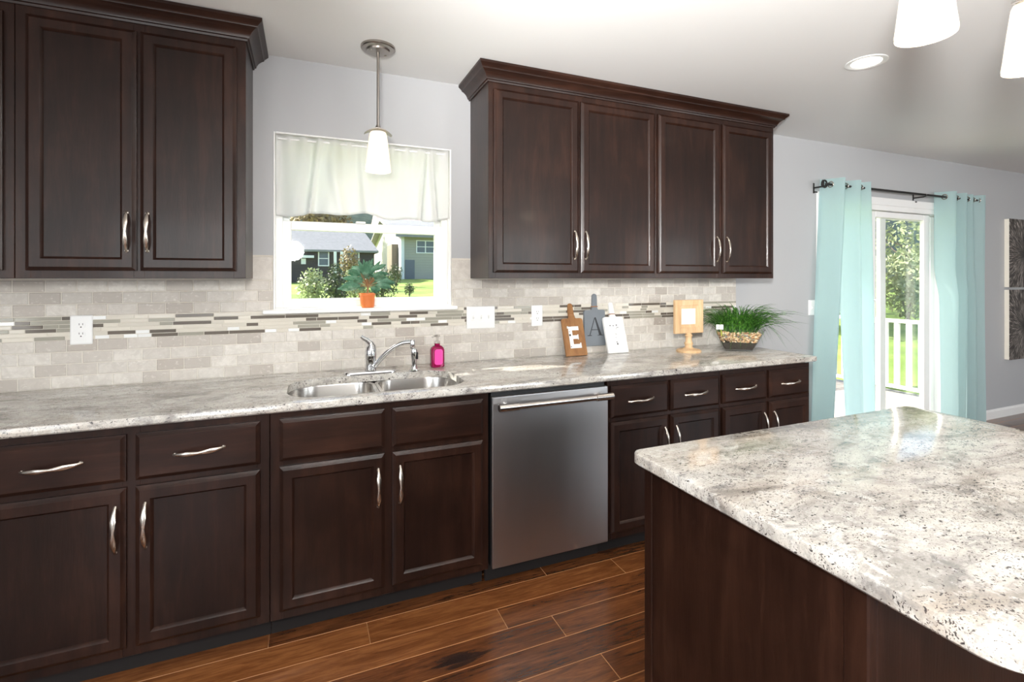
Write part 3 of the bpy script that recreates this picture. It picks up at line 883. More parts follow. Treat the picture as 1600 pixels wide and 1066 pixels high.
# ------------------------------------------------------------------ plates on the wall
def plate(x0, x1, z0, z1, y, kind, label, cat, group=None):
    t = thing('electrical_outlet' if kind == 'outlet' else 'light_switch', label, cat, ((x0 + x1) / 2, y, (z0 + z1) / 2), group)
    b = MB(); L = []
    for i, yy in ((0, y), (0, y - .003), (.003, y - .0055), (.006, y - .006)):
        L.append([(x, yy, z) for x, z in rbox(x0 + i, x1 - i, z0 + i, z1 - i, .004, 3)])
    b.loops(L); b.build('cover_plate', M['plate'], t, 40)
    cz = (z0 + z1) / 2; cxs = (x0 + x1) / 2
    if kind == 'outlet':
        for dz in (-.0195, .0195):
            b = MB(); q = [(cxs + .0155 * cos(a), cz + dz + .0155 * sin(a) * .9) for a in [2 * pi * k / 20 for k in range(20)]]
            b.prism(q, lambda p: (p[0], y - .006, p[1]), lambda p: (p[0], y - .0078, p[1]))
            f = b.build('socket', M['plate'], t, 40)
            b = MB()
            for dx in (-.006, .006): b.box(cxs + dx - .001, cxs + dx + .001, y - .0082, y - .0075, cz + dz + .001, cz + dz + .009)
            b.lathe([(.0028, 0), (.0028, -.0006)], (cxs, y - .0077, cz + dz - .007), 10, axis='y')
            b.build('slots', M['slot'], f, 0)
    else:
        n = kind
        for k in range(n):
            sx = cxs + (k - (n - 1) / 2) * .046
            b = MB(); b.box(sx - .011, sx + .011, y - .0075, y - .0055, cz - .018, cz + .018, .001)
            s_ = b.build('switch', M['plate'], t, 0)
            MB().loops([[(sx - .004, y - .0075, cz - .010), (sx + .004, y - .0075, cz - .010), (sx + .004, y - .0075, cz + .010), (sx - .004, y - .0075, cz + .010)],
                        [(sx - .003, y - .016, cz + .002), (sx + .003, y - .016, cz + .002), (sx + .003, y - .014, cz + .009), (sx - .003, y - .014, cz + .009)]]).build('toggle', M['plate'], s_, 0)
plate(-.914, -.838, 1.095, 1.218, -.0107, 'outlet', 'white double outlet under the left wall cabinets', 'outlet', 'outlets in the backsplash')
plate(.825, .993, 1.093, 1.218, -.0107, 3, 'wide white triple light switch right of the window', 'light switch', 'light switches')
plate(1.223, 1.295, 1.093, 1.216, -.0107, 'outlet', 'white outlet left of the wooden E board', 'outlet', 'outlets in the backsplash')
plate(3.596, 3.715, 1.088, 1.206, 0, 2, 'white double light switch on the bare wall beside the aqua curtain', 'light switch', 'light switches')

# ------------------------------------------------------------------ letter boards
def board_outline(w, h, neck, hh, hw, r=.014):
    P = [(-w / 2 + .004, 0), (w / 2 - .004, 0), (w / 2, .004), (w / 2, h - r)]
    P += [(w / 2 - r + r * cos(a), h - r + r * sin(a)) for a in (.4, .8, 1.2)] + [(w / 2 - r, h)]
    P += [(neck + .006, h), (neck, h + .008), (neck * .9, h + .02), (hw, h + hh - .02)]
    P += [(hw * cos(a), h + hh - hw + hw * sin(a)) for a in (.3, .8, 1.25, pi / 2, pi - 1.25, pi - .8, pi - .3)]
    P += [(-hw, h + hh - .02), (-neck * .9, h + .02), (-neck, h + .008), (-neck - .006, h), (-w / 2 + r, h)]
    P += [(-w / 2 + r + r * cos(a), h - r + r * sin(a)) for a in (pi - 1.2, pi - .8, pi - .4)] + [(-w / 2, h - r), (-w / 2, .004)]
    return P
def letter(polys, name, mat, parent, y0, y1):
    b = MB()
    for q in polys: b.prism(q, lambda p: (p[0], y0, p[1]), lambda p: (p[0], y1, p[1]))
    return b.build(name, mat, parent, 0, local=True)
def R4(x0, x1, z0, z1): return [(x0, z0), (x1, z0), (x1, z1), (x0, z1)]
def board(name, label, loc, lean, w, h, neck, hh, hw, mat, th=.014, rz=0):
    t = thing(name, label, 'board', loc, 'letter boards leaning on the backsplash', (-lean, 0, rz))
    P = board_outline(w, h, neck, hh, hw); b = MB()
    cxm = 0; 
    def sh(P, k): return [(x * (1 - k), z if z < .01 else z - k * .02) for x, z in P]
    b.loops([[(x, th / 2, z) for x, z in P], [(x, -th / 2 + .002, z) for x, z in P], [(x * .985, -th / 2, z * .995 + .001) for x, z in P]])
    b.build('board', mat, t, 30, local=True)
    return t
e_b = board('cutting_board', 'brown wooden cutting board with a white letter E, left of three', (1.480, -.098, .9155), .30, .143, .226, .020, .095, .0165, M['oak'])
yv = -.0072
letter([R4(-.038, -.014, .045, .175), R4(-.015, .032, .045, .069), R4(-.015, .022, .100, .122), R4(-.015, .032, .152, .176), R4(-.044, -.036, .164, .178), R4(.030, .037, .045, .076), R4(.020, .025, .096, .127)], 'letter', M['white_board'], e_b, yv, yv - .003)
for q in (R4(-.037, -.026, .118, .130), R4(-.034, -.030, .142, .147), R4(-.036, -.031, .052, .058)): letter([q], 'worn_spot', M['charcoal'], e_b, yv - .0031, yv - .0036)
b = MB(); b.tube([(.017 * cos(a) * 1.25, .0105 * sin(a) * 1.0, .246) for a in [2 * pi * k / 14 for k in range(15)]], .0022, 6); b.build('cord', M['twine'], e_b, local=True)
a_b = board('cutting_board', 'grey cutting board with a dark letter A, raised behind the middle', (1.650, -.0225, .957), .03, .150, .222, .020, .100, .0165, M['grey_board'])
def quad(p, q, w0, w1): return [(p[0] - w0, p[1]), (p[0] + w0, p[1]), (q[0] + w1, q[1]), (q[0] - w1, q[1])]
letter([quad((-.038, .066), (-.003, .172), .0022, .002), quad((.038, .066), (.001, .176), .009, .0045), R4(-.027, .024, .098, .102), R4(-.054, -.024, .063, .067), R4(.018, .058, .063, .067)], 'letter', M['charcoal'], a_b, yv, yv - .0015)
b = MB(); b.tube([(.0185 * cos(a) * 1.2, .0105 * sin(a), .243) for a in [2 * pi * k / 14 for k in range(15)]], .0032, 6); b.build('cord', M['twine'], a_b, local=True)
t_b = board('cutting_board', 'white cutting board with a faded letter T, right of three', (1.772, -.098, .9155), .30, .147, .226, .020, .097, .0165, M['white_board'])
for q in (R4(-.036, -.026, .168, .175), R4(-.012, -.005, .166, .174), R4(.010, .020, .168, .177), R4(.012, .028, .156, .160), R4(.008, .013, .148, .152), R4(-.004, .006, .116, .119), R4(.002, .010, .112, .114), R4(-.006, .001, .093, .096)): letter([q], 'printed_mark', M['faded_print'], t_b, yv, yv - .0008)
for q in (R4(-.002, .006, .050, .062), R4(-.006, .004, .066, .070)): letter([q], 'worn_spot', M['charcoal'], t_b, yv, yv - .0008)
b = MB(); b.tube([(.0185 * cos(a) * 1.2, .0105 * sin(a), .244) for a in [2 * pi * k / 14 for k in range(15)]], .0026, 6); b.build('cord', M['twine'], t_b, local=True)

# ------------------------------------------------------------------ pedestal frame
pf = thing('picture_frame', 'square pale wood picture frame on a turned pedestal right of the letter boards', 'picture frame', (2.216, -.215, .914))
cx, cy = 2.216, -.215
b = MB(); b.lathe([(.074, .9142), (.076, .922), (.068, .930), (.040, .934), (.024, .942), (.022, .955), (.027, .968), (.020, .980), (.018, 1.005), (.024, 1.018), (.018, 1.026), (.018, 1.034)], (cx, cy, 0), 32)
b.build('pedestal', M['palewood'], pf)
b = MB(); x0, x1, z0, z1 = cx - .112, cx + .110, 1.031, 1.240
ins = ((0, .010), (0, -.009), (.003, -.0115), (.034, -.0095), (.0345, -.0055), (.054, -.001), (.056, .003))
b.loops([[(x, cy + d, z) for x, _, z in rect(x0, x1, z0, z1, 0, i)] for i, d in ins], True, True)
b.build('frame', M['palewood'], pf, 20)
MB().box(x0 + .0555, x1 - .0555, cy + .0005, cy + .002, z0 + .0555, z1 - .0555).build('photo_card', M['paper'], pf, 0)

# ------------------------------------------------------------------ grass planter
gp = thing('planter_bowl', 'clear glass bowl of pebbles with a spiky green grass plant at the counter end', 'planter', (2.565, -.285, .914))
cx, cy = 2.555, -.285
b = MB(); L = []
for hw, hd, z in ((.080, .055, .9145), (.084, .058, .919), (.148, .095, 1.056), (.1455, .0925, 1.056), (.082, .056, .924)):
    L.append([(x, y, z) for x, y in rbox(cx - hw, cx + hw, cy - hd, cy + hd, .012, 3)])
b.loops(L, True, True); b.build('glass_bowl', M['bowl_glass'], gp, 30)
b = MB(); L = []
for hw, hd, z in ((.081, .055, .9245), (.102, .066, .968), (.09, .05, .972)):
    L.append([(x, y, z) for x, y in rbox(cx - hw, cx + hw, cy - hd, cy + hd, .01, 3)])
b.loops(L); b.build('soil', M['soil'], gp)
t = NT('mixed_pebbles'); a = t.attr('tint')[0]; t.bsdf(t.mix(t.math('MULTIPLY', t.noise(t.pos(), 150, 2), .3), a, (.6, .45, .3)), .5); M['pebble'] = t.m
b = MB(); b.tint_layer()
for k in range(520):
    z = random.uniform(.970, 1.032); f = (z - .919) / (1.056 - .919)
    hw = .084 + f * .064 - .013; hd = .058 + f * .037 - .012
    if random.random() < .7:
        if random.random() < .72: x, y = random.uniform(-hw, hw), -hd + random.uniform(0, .004)
        else: x, y = random.choice((-hw, hw)), random.uniform(-hd, hd)
    else: x, y, z = random.uniform(-hw, hw), random.uniform(-hd, hd), random.uniform(1.022, 1.034)
    r = random.uniform(.006, .0095)
    c = random.choice(((.62, .36, .17), (.80, .56, .32), (.30, .13, .05), (.85, .72, .52), (.10, .045, .02), (.55, .28, .10)))
    b.tint = (*c, 1)
    ang = random.random() * pi
    pts = []
    for zz, rr in ((-.8, .5), (0, 1), (.8, .5)):
        pts.append([(cx + x + r * rr * cos(ang + 2 * pi * i / 6), cy + y + r * rr * .8 * sin(ang + 2 * pi * i / 6), z + r * .75 * zz) for i in range(6)])
    b.loops(pts)
pb = b.build('pebbles', M['pebble'], gp, 80); pb['kind'] = 'stuff'
b = MB()
for k in range(520):
    a = random.random() * 2 * pi; q = sqrt(random.random())
    x, y = cx + .115 * q * cos(a), cy + .060 * q * sin(a)
    hd = a + random.uniform(-.6, .6)
    out = random.uniform(.03, .12) + .16 * q * random.random()
    if cos(hd) > .3 and random.random() < .55: out *= 1.45
    H = random.uniform(.10, .205) * (1.05 - .25 * q)
    w = random.uniform(.0022, .0045)
    droop = random.uniform(0, .07) + (.13 if random.random() < .12 else 0)
    L = []
    sd = Vector((-sin(hd), cos(hd), 0)); tw = random.uniform(-.8, .8)
    sd = (sd * cos(tw) + Vector((0, 0, 1)) * sin(tw) * .5)
    yl = -.02 - y
    for j in range(7):
        u = j / 6
        rr = out * u ** 1.4
        p = Vector((x + rr * cos(hd), y + min(rr * sin(hd), yl), 1.030 + H * math.sin(u * pi * .55) - droop * u ** 3))
        ww = w * (1 - u) ** .6 + .0002
        fx, fy = sin(radians(37)), cos(radians(37))     # keep clear of the wall and of the picture frame
        ex = (fx * -(p.x - gp.location.x) + fy * (p.y - gp.location.y)) - .25
        if ex > 0: p -= Vector((-fx, fy, 0)) * ex
        ex = -(fy * (p.x - gp.location.x) + fx * (p.y - gp.location.y)) - .225
        if ex > 0: p += Vector((fy, fx, 0)) * ex
        L.append([p - sd * ww, p + Vector((0, 0, ww * .5)), p + sd * ww, p - Vector((0, 0, ww * .5))])
    b.loops(L)
gr = b.build('grass_blades', M['blade'], gp, 0, recalc=False); gr['kind'] = 'stuff'
MB().box(cx - .140, cx - .098, cy - .090, cy - .0885, 1.052, 1.083, .0004).build('plant_tag', M['plant_tag'], gp, 0)
b = MB(); b.tube([(cx - .112, cy - .086, 1.053), (cx - .106, cy - .079, 1.012)], .004, 6); b.build('tag_stake', M['stake'], gp)

gp.rotation_euler = (0, 0, radians(-37))
# ------------------------------------------------------------------ sill plant
sp = thing('potted_plant', 'leafy green plant in a small orange pot on the window sill', 'potted plant', (.295, .012, 1.223))
cx, cy = .295, .010
b = MB(); b.lathe([(.030, 1.2232), (.034, 1.226), (.038, 1.284), (.0405, 1.287), (.0405, 1.298), (.037, 1.298), (.035, 1.288), (.002, 1.286)], (cx, cy, 0), 24)
b.build('pot', M['orange'], sp)
b = MB(); b.tube([(cx, cy, 1.286), (cx + .002, cy, 1.33), (cx - .003, cy - .003, 1.375)], [.005, .0045, .004], 8)
stems = []
def leaf(b, base, tip, w, curl=.01):
    base, tip = Vector(base), Vector(tip); d = tip - base
    s_ = d.cross(Vector((0, 1, .3)))
    if s_.length < 1e-5: s_ = Vector((1, 0, 0))
    s_.normalize(); nrm = s_.cross(d).normalized(); L = []
    for j in range(7):
        u = j / 6; ww = w * math.sin(pi * min(.97, u * .95 + .03)) ** .8 + .0006
        p = base + d * u + nrm * (curl * math.sin(pi * u)) - Vector((0, 0, .25 * curl * u * u))
        L.append([p - s_ * ww, p - nrm * ww * .3, p + s_ * ww, p - nrm * ww * .15 + nrm * .0012])
    b.loops(L)
lb = MB()
for k in range(46):
    a = random.random() * 2 * pi
    lay = random.random()
    z0 = 1.335 + .045 * lay
    R = random.uniform(.06, .175) * (1.1 - .5 * lay)
    mx, my = cx + R * .35 * cos(a), cy + max(-.06, min(.03, R * .35 * sin(a) * .5))
    tz = z0 + random.uniform(-.02, .05) + .05 * lay - (.05 if random.random() < .3 else 0)
    tx = cx + R * cos(a); ty = cy + max(-.12, min(.035, R * sin(a) * .6))
    b.tube([(cx, cy, 1.335), (mx, my, (z0 + tz) / 2 + .004)], .0013, 5)
    leaf(lb, (mx, my, (z0 + tz) / 2 + .004), (tx, ty, tz), random.uniform(.011, .018), .008)
for k in range(9):
    a = radians(60 + 8 * k); L_ = random.uniform(.07, .11)
    leaf(lb, (cx - .003, cy - .003, 1.372), (cx - .003 + L_ * cos(a) * 1.0 * (1 if k % 3 else 1.2), cy - .02 + random.uniform(-.03, .03), 1.375 + L_ * sin(a)), .011, .006)
b.build('stems', M['stem'], sp); lb.build('leaves', M['leaf'], sp, 0, recalc=False)

# ------------------------------------------------------------------ valance
va = thing('valance', 'short white gathered valance across the top of the kitchen window', 'curtain', (.297, .02, 2.07))
def val(u, v):
    x = WX0 + .010 + u * (WX1 - WX0 - .020)
    z = 2.077 - v * (.383 + .010 * math.sin(u * 9 + 1) + .008 * math.sin(u * 23))
    fold = .009 * math.sin(u * 75) * (1 - v) ** 2 + (.013 + .007 * math.sin(u * 5)) * math.sin(u * 31 + 1.2 * math.sin(u * 7) + v * .9) * (.35 + .65 * v)
    for c, s_, w, sl in ((.20, .040, .016, .05), (.83, .036, .013, .04), (.90, .030, .012, -.03), (.47, .018, .02, -.04), (.31, .02, .03, -.1)):
        fold -= s_ * math.exp(-((u - c + sl * (v - .5)) / w) ** 2) * (.3 + .7 * v)
    return (x, .016 + fold, z)
b = MB(); b.grid(val, 150, 24); vc = b.build('valance_cloth', M['white_cloth'], va, 60, recalc=False)
sm = vc.modifiers.new('thickness', 'SOLIDIFY'); sm.thickness = .0008
b = MB(); b.tube([(WX0 + .018, .016, 2.058), (WX1 - .018, .016, 2.058)], .005, 10); b.build('valance_rod', M['white'], va)

# ------------------------------------------------------------------ curtains and rod
RZ, RY = 2.098, -.085
cr = thing('curtain_rod', 'black iron curtain rod with ring finials over the sliding door', 'curtain rod', (4.74, RY, RZ))
b = MB(); b.tube([(3.69, RY, RZ), (5.80, RY, RZ)], .0095, 14); b.build('rod', M['black_metal'], cr)
for x, s_ in ((3.69, -1), (5.80, 1)):
    b = MB()
    for ax, off, r in ((0, .030, .027), (1, .050, .024)):
        c = Vector((x + s_ * off, RY, RZ)); P = []
        for k in range(17):
            a = 2 * pi * k / 16
            P.append(c + (Vector((r * cos(a), 0, r * sin(a))) if ax == 0 else Vector((r * .75 * cos(a), r * .8 * cos(a), r * sin(a)))))
        b.tube(P, .006, 8)
    b.tube([(x - s_ * .002, RY, RZ), (x + s_ * .010, RY, RZ)], .012, 10)
    b.build('finial', M['black_metal'], cr)
for x in (3.655, 4.93, 5.795):
    b = MB(); b.box(x - .008, x + .008, -.004, 0, RZ - .06, RZ + .02, .001); b.tube([(x, -.003, RZ - .018), (x, RY, RZ - .018)], .006, 8)
    b.tube([(x, RY, RZ - .018), (x, RY - .018, RZ - .012), (x, RY - .018, RZ + .004)], .005, 8)
    b.tube([(x, -.004, RZ - .05), (x, -.03, RZ - .055)], .005, 8)
    b.build('bracket', M['black_metal'], cr)
def curtain(label, xt0, xt1, xb0, xb1, nf, seed, slit=None, edge=None):
    t = thing('curtain', label, 'curtain', ((xt0 + xt1) / 2, RY, 0), 'aqua curtains at the sliding door')
    def fn(u, v, s=0):
        q = min(1, v * 1.1)
        x0 = xt0 + (xb0 - xt0) * q; x1 = xt1 + (xb1 - xt1) * q
        if edge: x0 += edge(v)
        uu = u + .05 * math.sin(u * 6.28 + seed)
        x = x0 + (x1 - x0) * u
        z = 2.145 - v * 2.125
        amp = .046 + .018 * math.sin(u * 4 + seed) 
        y = RY + amp * math.sin(uu * nf * 2 * pi + seed * .3) * (1 - .15 * v) + .010 * math.sin(u * 17 + v * 3 + seed)
        return Vector((x, min(y, -.03), z))
    b = MB()
    if not slit: b.grid(fn, 120, 30)
    else:
        us, zt = slit
        def left(u, v):
            p = fn(u * us, v); open_ = max(0, v - zt) / (1 - zt)
            p.x -= .06 * open_ ** .8 * (u ** 2); return p
        def right(u, v):
            p = fn(us + u * (1 - us), v); open_ = max(0, v - zt) / (1 - zt)
            p.x += .15 * open_ ** .8 * (1 - u) ** 1.5; return p
        b.grid(left, 50, 40); b.grid(right, 80, 40)
    c = b.build('curtain_cloth', M['teal_cloth'], t, 60, recalc=False)
    for k in range(int(nf * 2)):
        u = (k + .5) / (nf * 2)
        p = fn(u, .0225)
        b = MB(); n = 16
        P = [(p.x + .002 * cos(0), RY + .021 * cos(2 * pi * j / n), RZ + .021 * sin(2 * pi * j / n)) for j in range(n + 1)]
        b.tube(P, .0045, 6); b.build('grommet', M['nickel'], t)
curtain('aqua grommet curtain left of the sliding door, parted low by a slit', 3.685, 4.205, 3.56, 4.29, 3, .8, (.36, .20))
curtain('aqua grommet curtain right of the sliding door, beside the wall art', 5.205, 5.80, 5.20, 5.815, 3.5, 2.2, None, lambda v: .075 * (0 if v < .32 else min(1, (v - .32) / .12)) - .02)

# ------------------------------------------------------------------ wall art
def art_mat(seed):  # sunburst
    t = NT('burst_canvas_print')
    tc = t.n('ShaderNodeTexCoord'); sx = t.n('ShaderNodeSeparateXYZ'); t.l(tc.outputs['Object'], sx.inputs[0])
    ang = t.math('ARCTAN2', sx.outputs[2], sx.outputs[0])
    rad = t.math('SQRT', t.math('ADD', t.math('POWER', sx.outputs[0], 2.0), t.math('POWER', sx.outputs[2], 2.0)))
    def ring(fa, fr, sc, det):
        cb = t.n('ShaderNodeCombineXYZ')
        t.l(t.math('MULTIPLY', t.math('COSINE', ang), fa), cb.inputs[0]); t.l(t.math('MULTIPLY', t.math('SINE', ang), fa), cb.inputs[1])
        t.l(t.math('MULTIPLY_ADD', rad, fr, seed), cb.inputs[2])
        return t.noise(cb.outputs[0], sc, det, .6, .2)
    f = ring(3.0, 1.6, 9, 3)
    cloud = t.noise(t.pos((1, 1, 1), obj=True), 5, 6, .7)
    f = t.math('ADD', f, t.math('MULTIPLY_ADD', cloud, .3, -.15))
    line = t.ramp(f, [(.44, (.022, .018, .015)), (.52, (.085, .072, .062)), (.60, (.23, .20, .18)), (.70, (.42, .39, .36))])
    core = t.ramp(rad, [(.015, (.012, .01, .01)), (.07, (.5, .5, .5)), (.12, (1, 1, 1))])
    c = t.mix(1.0, line, core, 'MULTIPLY')
    t.bsdf(c, .5)
    return t.m
for z0, z1, pos, seed in ((1.285, 1.967, 'upper', 3.0), (.565, 1.262, 'lower', 9.0)):
    x0, x1 = 6.425, 7.115
    c = Vector((x0 + .29, -.03, (z0 + z1) / 2 - .02))
    a_ = thing('wall_art', 'dark sunburst canvas on the grey wall, %s of the pair' % pos, 'wall art', c, 'sunburst canvases')
    b = MB(); b.box(x0 - c.x, x1 - c.x, -.014, -.008, z0 - c.z, z1 - c.z, .001)
    b.build('canvas', art_mat(seed), a_, 0, local=True)
    b = MB(); b.box(x0 - c.x + .002, x1 - c.x - .002, -.008, .029, z0 - c.z + .002, z1 - c.z - .002)
    b.build('stretcher', M['paper'], a_, 0, local=True)

# ------------------------------------------------------------------ outdoors
def zl(x, y): return -.56 + .0412 * y + .05 * math.sin(x * .21 + y * .13)
b = MB()
b.grid(lambda u, v: (-60 + 160 * u, .16 + 90 * v ** 1.5, zl(-60 + 160 * u, .16 + 90 * v ** 1.5)), 60, 60)
structure(b.build('ground', M['lawn'], angle=60))

def foliage(b, c, r, n, ls, squash=1.0):
    c = Vector(c)
    for k in range(n):
        d = Vector((random.gauss(0, 1), random.gauss(0, 1), random.gauss(0, 1))).normalized()
        q = random.random() ** .4
        p = c + Vector((d.x * r[0], d.y * r[1], d.z * r[2])) * q
        a = Vector((random.gauss(0, 1), random.gauss(0, 1), random.gauss(0, 1))).normalized()
        e = a.cross(d)
        if e.length < 1e-3: continue
        e.normalize(); s_ = ls * random.uniform(.6, 1.3)
        vs = [b.v(p - a * s_), b.v(p - e * s_ * .5), b.v(p + a * s_), b.v(p + e * s_ * .5)]
        b.face(vs)
def bush(x, y, w, h, mat, label, group='garden shrubs beyond the window', name='shrub', n=900, ls=.07):
    z = zl(x, y)
    t = thing(name, label, 'shrub', (x, y, z), group)
    b = MB()
    for k in range(5): b.tube([(x, y, z - .1), (x + random.uniform(-.3, .3) * w, y + random.uniform(-.3, .3) * w, z + h * .7)], [.03, .008], 6)
    b.build('stems', M['bark'], t)
    b = MB(); foliage(b, (x, y, z + h * .55), (w / 2, w / 2, h * .5), n, ls); b.build('leaves', mat, t, 0, recalc=False)
bush(.22, 16, 1.1, 1.55, M['bush_a'], 'pale flowering shrub at the left of the window view')
bush(.95, 15, .8, 1.75, M['bush_b'], 'narrow dark evergreen shrub left of the sill plant')
bush(1.75, 17, 1.1, 1.6, M['bush_a'], 'light green shrub right behind the dark evergreen one')
bush(2.9, 18.5, 1.5, 1.6, M['bush_b'], 'low dark green shrub seen behind the sill plant leaves')
bush(2.55, 30, 1.3, 2.7, M['bush_c'], 'rust coloured small tree in front of the dark house', name='small_tree', n=900, ls=.10)
bush(5.9, 33, 1.1, 1.6, M['bush_b'], 'cone shaped shrub at the foot of the cream gable wall', n=500)
bush(5.15, 24, .6, .75, M['bush_b'], 'tiny round shrub on the lawn before the beige house', n=400, ls=.05)
m = MB(); m.lathe([(1.6, -.02), (1.3, .06), (.6, .10), (.05, .11)], (3.6, 22, zl(3.6, 22)), 24); tag(m.build('mulch_bed', M['mulch']), 'brown mulch bed on the lawn behind the sill plant', 'mulch bed')

def win(parent, b, x0, x1, z0, z1, y, nm='window', cols=1):
    w = MB(); f = .09
    frame_ring(w, x0, x1, z0, z1, f, y - .06, y)
    for k in range(1, cols): xx = x0 + (x1 - x0) * k / cols; w.box(xx - f / 2, xx + f / 2, y - .06, y, z0 + f, z1 - f)
    w.box(x0 + f, x1 - f, y - .05, y - .01, (z0 + z1) / 2 - .03, (z0 + z1) / 2 + .03)
    o = w.build(nm, M['white'], parent, 0)
    MB().box(x0 + f, x1 - f, y - .03, y - .02, z0 + f, z1 - f).build('pane', M['pane_dark'], o, 0)
# dark house
hy = 40
dh = thing('house', 'dark brown house with a grey shingle roof across the lawn', 'house', (1, hy, 1.1), 'houses across the lawn')
MB().box(-7, 5.3, hy, hy + 9, .4, 3.75).build('walls', M['dark_siding'], dh, 0)
b = MB(); b.loops([[(-7.5, hy - .5, 3.66), (-7.5, hy + 4.5, 6.1), (-7.5, hy + 9.5, 3.66), (-7.5, hy + 9.5, 3.5), (-7.5, hy - .5, 3.5)], [(5.6, hy - .5, 3.66), (4.6, hy + 4.5, 6.1), (5.6, hy + 9.5, 3.66), (5.6, hy + 9.5, 3.5), (5.6, hy - .5, 3.5)]])
b.build('roof', M['roof'], dh, 0)
win(dh, None, .9, 1.75, 2.35, 3.6, hy); win(dh, None, 2.75, 4.1, 1.5, 3.55, hy, 'patio_door', 2)
MB().box(-1.1, .6, hy - .4, hy, 3.0, 3.2).build('awning', M['white'], dh, 0)
MB().box(-.35, .0, hy - .06, hy, 2.5, 2.95).build('wall_lantern', M['white'], dh, 0)
for xx in (2.15, 2.65): MB().box(xx - .1, xx + .1, hy - 1.2, hy - 1.0, .6, 3.5).build('porch_post', M['white'], dh, 0)
# beige house
hx, hy = 8.3, 44
bh = thing('house', 'beige house with a cream gable side and triple window, at the right', 'house', (hx, hy, 1.25), 'houses across the lawn')
MB().box(hx + .02, hx + 14, hy, hy + 20, .6, 5.5).build('walls', M['beige_siding'], bh, 0)
b = MB(); b.loops([[(hx, hy - .01, .6), (hx, hy + 20, .6), (hx, hy + 20, 5.5), (hx, hy + 10, 7.75), (hx, hy - .01, 5.5)], [(hx + .2, hy + .0, .6), (hx + .2, hy + 20, .6), (hx + .2, hy + 20, 5.5), (hx + .2, hy + 10, 7.75), (hx + .2, hy + .0, 5.5)]])
b.build('gable_wall', M['white_siding'], bh, 0)
b = MB(); L = []
for x in (hx - .7, hx + 14.5): L.append([(x, hy - .9, 5.2), (x, hy + 10, 7.8), (x, hy + 20.9, 5.2), (x, hy + 20.9, 5.45), (x, hy + 10, 8.05), (x, hy - .9, 5.45)])
b.loops(L); b.build('roof', M['roof'], bh, 0)
MB().box(hx - .06, hx + .22, hy - .06, hy + .2, .6, 5.4).build('corner_board', M['white'], bh, 0)
win(bh, None, 9.65, 12.3, 3.75, 5.0, hy, 'window', 3); 
MB().box(8.6, 9.5, hy - .05, hy, 1.1, 3.1).build('door', M['pane_dark'], bh, 0)
MB().box(hx - .6, hx, hy + 2, hy + 5, 1.9, 4.7).build('bay', M['tan_siding'], bh, 0)
ph = thing('house', 'distant house with a faded red roof, just above the lower sash at the right', 'house', (13, 66, 2), 'houses across the lawn')
MB().box(9.5, 20, 66, 74, 1, 9.0).build('walls', M['white_siding'], ph, 0)
b = MB(); b.loops([[(9, 65, 8.6), (9, 70, 11), (9, 75, 8.6)], [(20.5, 65, 8.6), (20.5, 70, 11), (20.5, 75, 8.6)]]); b.build('roof', M['pink_roof'], ph, 0)
b = MB()
b.grid(lambda u, v: (-160 + 420 * u, 95 + 60 * v, -2 + (32 + 5 * math.sin(u * 9) + 3 * math.sin(u * 23 + 1)) * math.sin(min(1, v * 1.6) * pi / 2)), 60, 12)
o = b.build('hills', M['hill'], None, 60); structure(o)
def tree(x, y, h, w, label, mat, n=1600, ls=.14):
    z = zl(x, y); t = thing('tree', label, 'tree', (x, y, z), 'trees in the yard')
    b = MB(); b.tube([(x, y, z - .2), (x + .1, y, z + h * .35), (x - .05, y, z + h * .8)], [.16, .12, .04], 8)
    for k in range(10):
        a = random.random() * 6.28; zz = z + h * random.uniform(.25, .6)
        b.tube([(x, y, zz), (x + w * .3 * cos(a), y + w * .3 * sin(a), zz + h * .15), (x + w * .45 * cos(a), y + w * .45 * sin(a), zz + h * .30)], [.05, .03, .01], 6)
    b.build('trunk', M['bark'], t)
    b = MB(); foliage(b, (x, y, z + h * .6), (w / 2, w / 2, h * .42), n, ls); b.build('crown', mat, t, 0, recalc=False)
tree(1.6, 58, 9.0, 7, 'rounded olive tree in the gap under the valance', M['bush_c'], 2600, .32)
tree(18.5, 13.5, 6.5, 4.2, 'thin leafed tree left in the sliding door view', M['tree_leaf'], 1100)
tree(23.5, 14.5, 7.5, 4.6, 'leaning bare branched tree in the middle of the sliding door', M['tree_leaf'], 700)
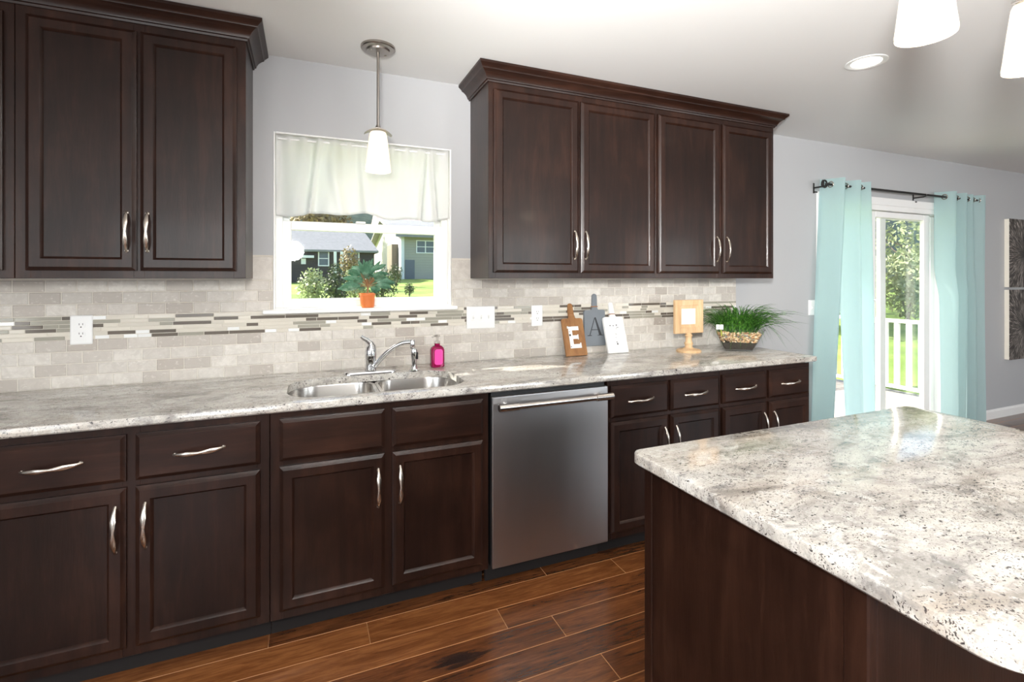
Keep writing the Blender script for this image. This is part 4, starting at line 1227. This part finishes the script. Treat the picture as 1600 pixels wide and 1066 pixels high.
tree(28.5, 12, 5.5, 5.5, 'bushy tree behind the right part of the deck railing', M['tree_leaf'], 1500)
tree(12.5, 9.5, 5.5, 3.6, 'small green tree behind the left aqua curtain slit', M['tree_leaf'], 1100)

bush(16.0, 8.6, 1.9, 2.7, M['tree_leaf'], 'pale leafy bush behind the deck, by the left aqua curtain slit', 'bushes beyond the deck', n=1500, ls=.10)
bush(18.0, 8.9, 1.9, 2.9, M['tree_leaf'], 'yellow green bush outside, seen left of the fixed door stile', 'bushes beyond the deck', n=1500, ls=.10)
bush(20.0, 8.2, 1.9, 2.6, M['tree_leaf'], 'pale green bush in the middle of the sliding door view', 'bushes beyond the deck', n=1500, ls=.10)
bush(22.2, 8.8, 2.1, 2.8, M['tree_leaf'], 'olive bush outside at the right edge of the sliding door', 'bushes beyond the deck', n=1500, ls=.10)
# deck and railing
b = MB()
x = 3.3
while x < 8.1: b.box(x, x + .135, .16, 3.3, -.345, -.318); x += .141
b.box(3.3, 8.1, .2, .24, -.50, -.345); b.box(3.3, 8.1, 3.2, 3.24, -.50, -.345)
dk = tag(b.build('deck', M['decking'], angle=0), 'sunlit wooden deck outside the sliding door', 'deck')
rg = thing('deck_railing', 'white balustrade around the deck outside the sliding door', 'railing', (8, 1.7, -.318))
b = MB(); b.box(7.96, 8.05, .2, 3.2, .725, .775, .004); b.box(3.4, 7.96, 3.14, 3.23, .725, .775, .004); b.build('top_rail', M['white'], rg, 0)
b = MB(); b.box(7.98, 8.03, .2, 3.2, -.24, -.19, .003); b.box(3.4, 7.98, 3.16, 3.21, -.24, -.19, .003); b.build('bottom_rail', M['white'], rg, 0)
y = .3
while y < 3.1:
    MB().box(7.983, 8.027, y - .03, y + .03, -.19, .725).build('baluster', M['white'], rg, 0); y += .155
x = 3.5
while x < 7.9:
    MB().box(x - .03, x + .03, 3.165, 3.205, -.19, .725).build('baluster', M['white'], rg, 0); x += .155
for px, py in ((8.005, 3.185), (8.005, .26), (3.4, 3.185)):
    MB().box(px - .055, px + .055, py - .055, py + .055, -.318, .86, .004).build('post', M['white'], rg, 0)
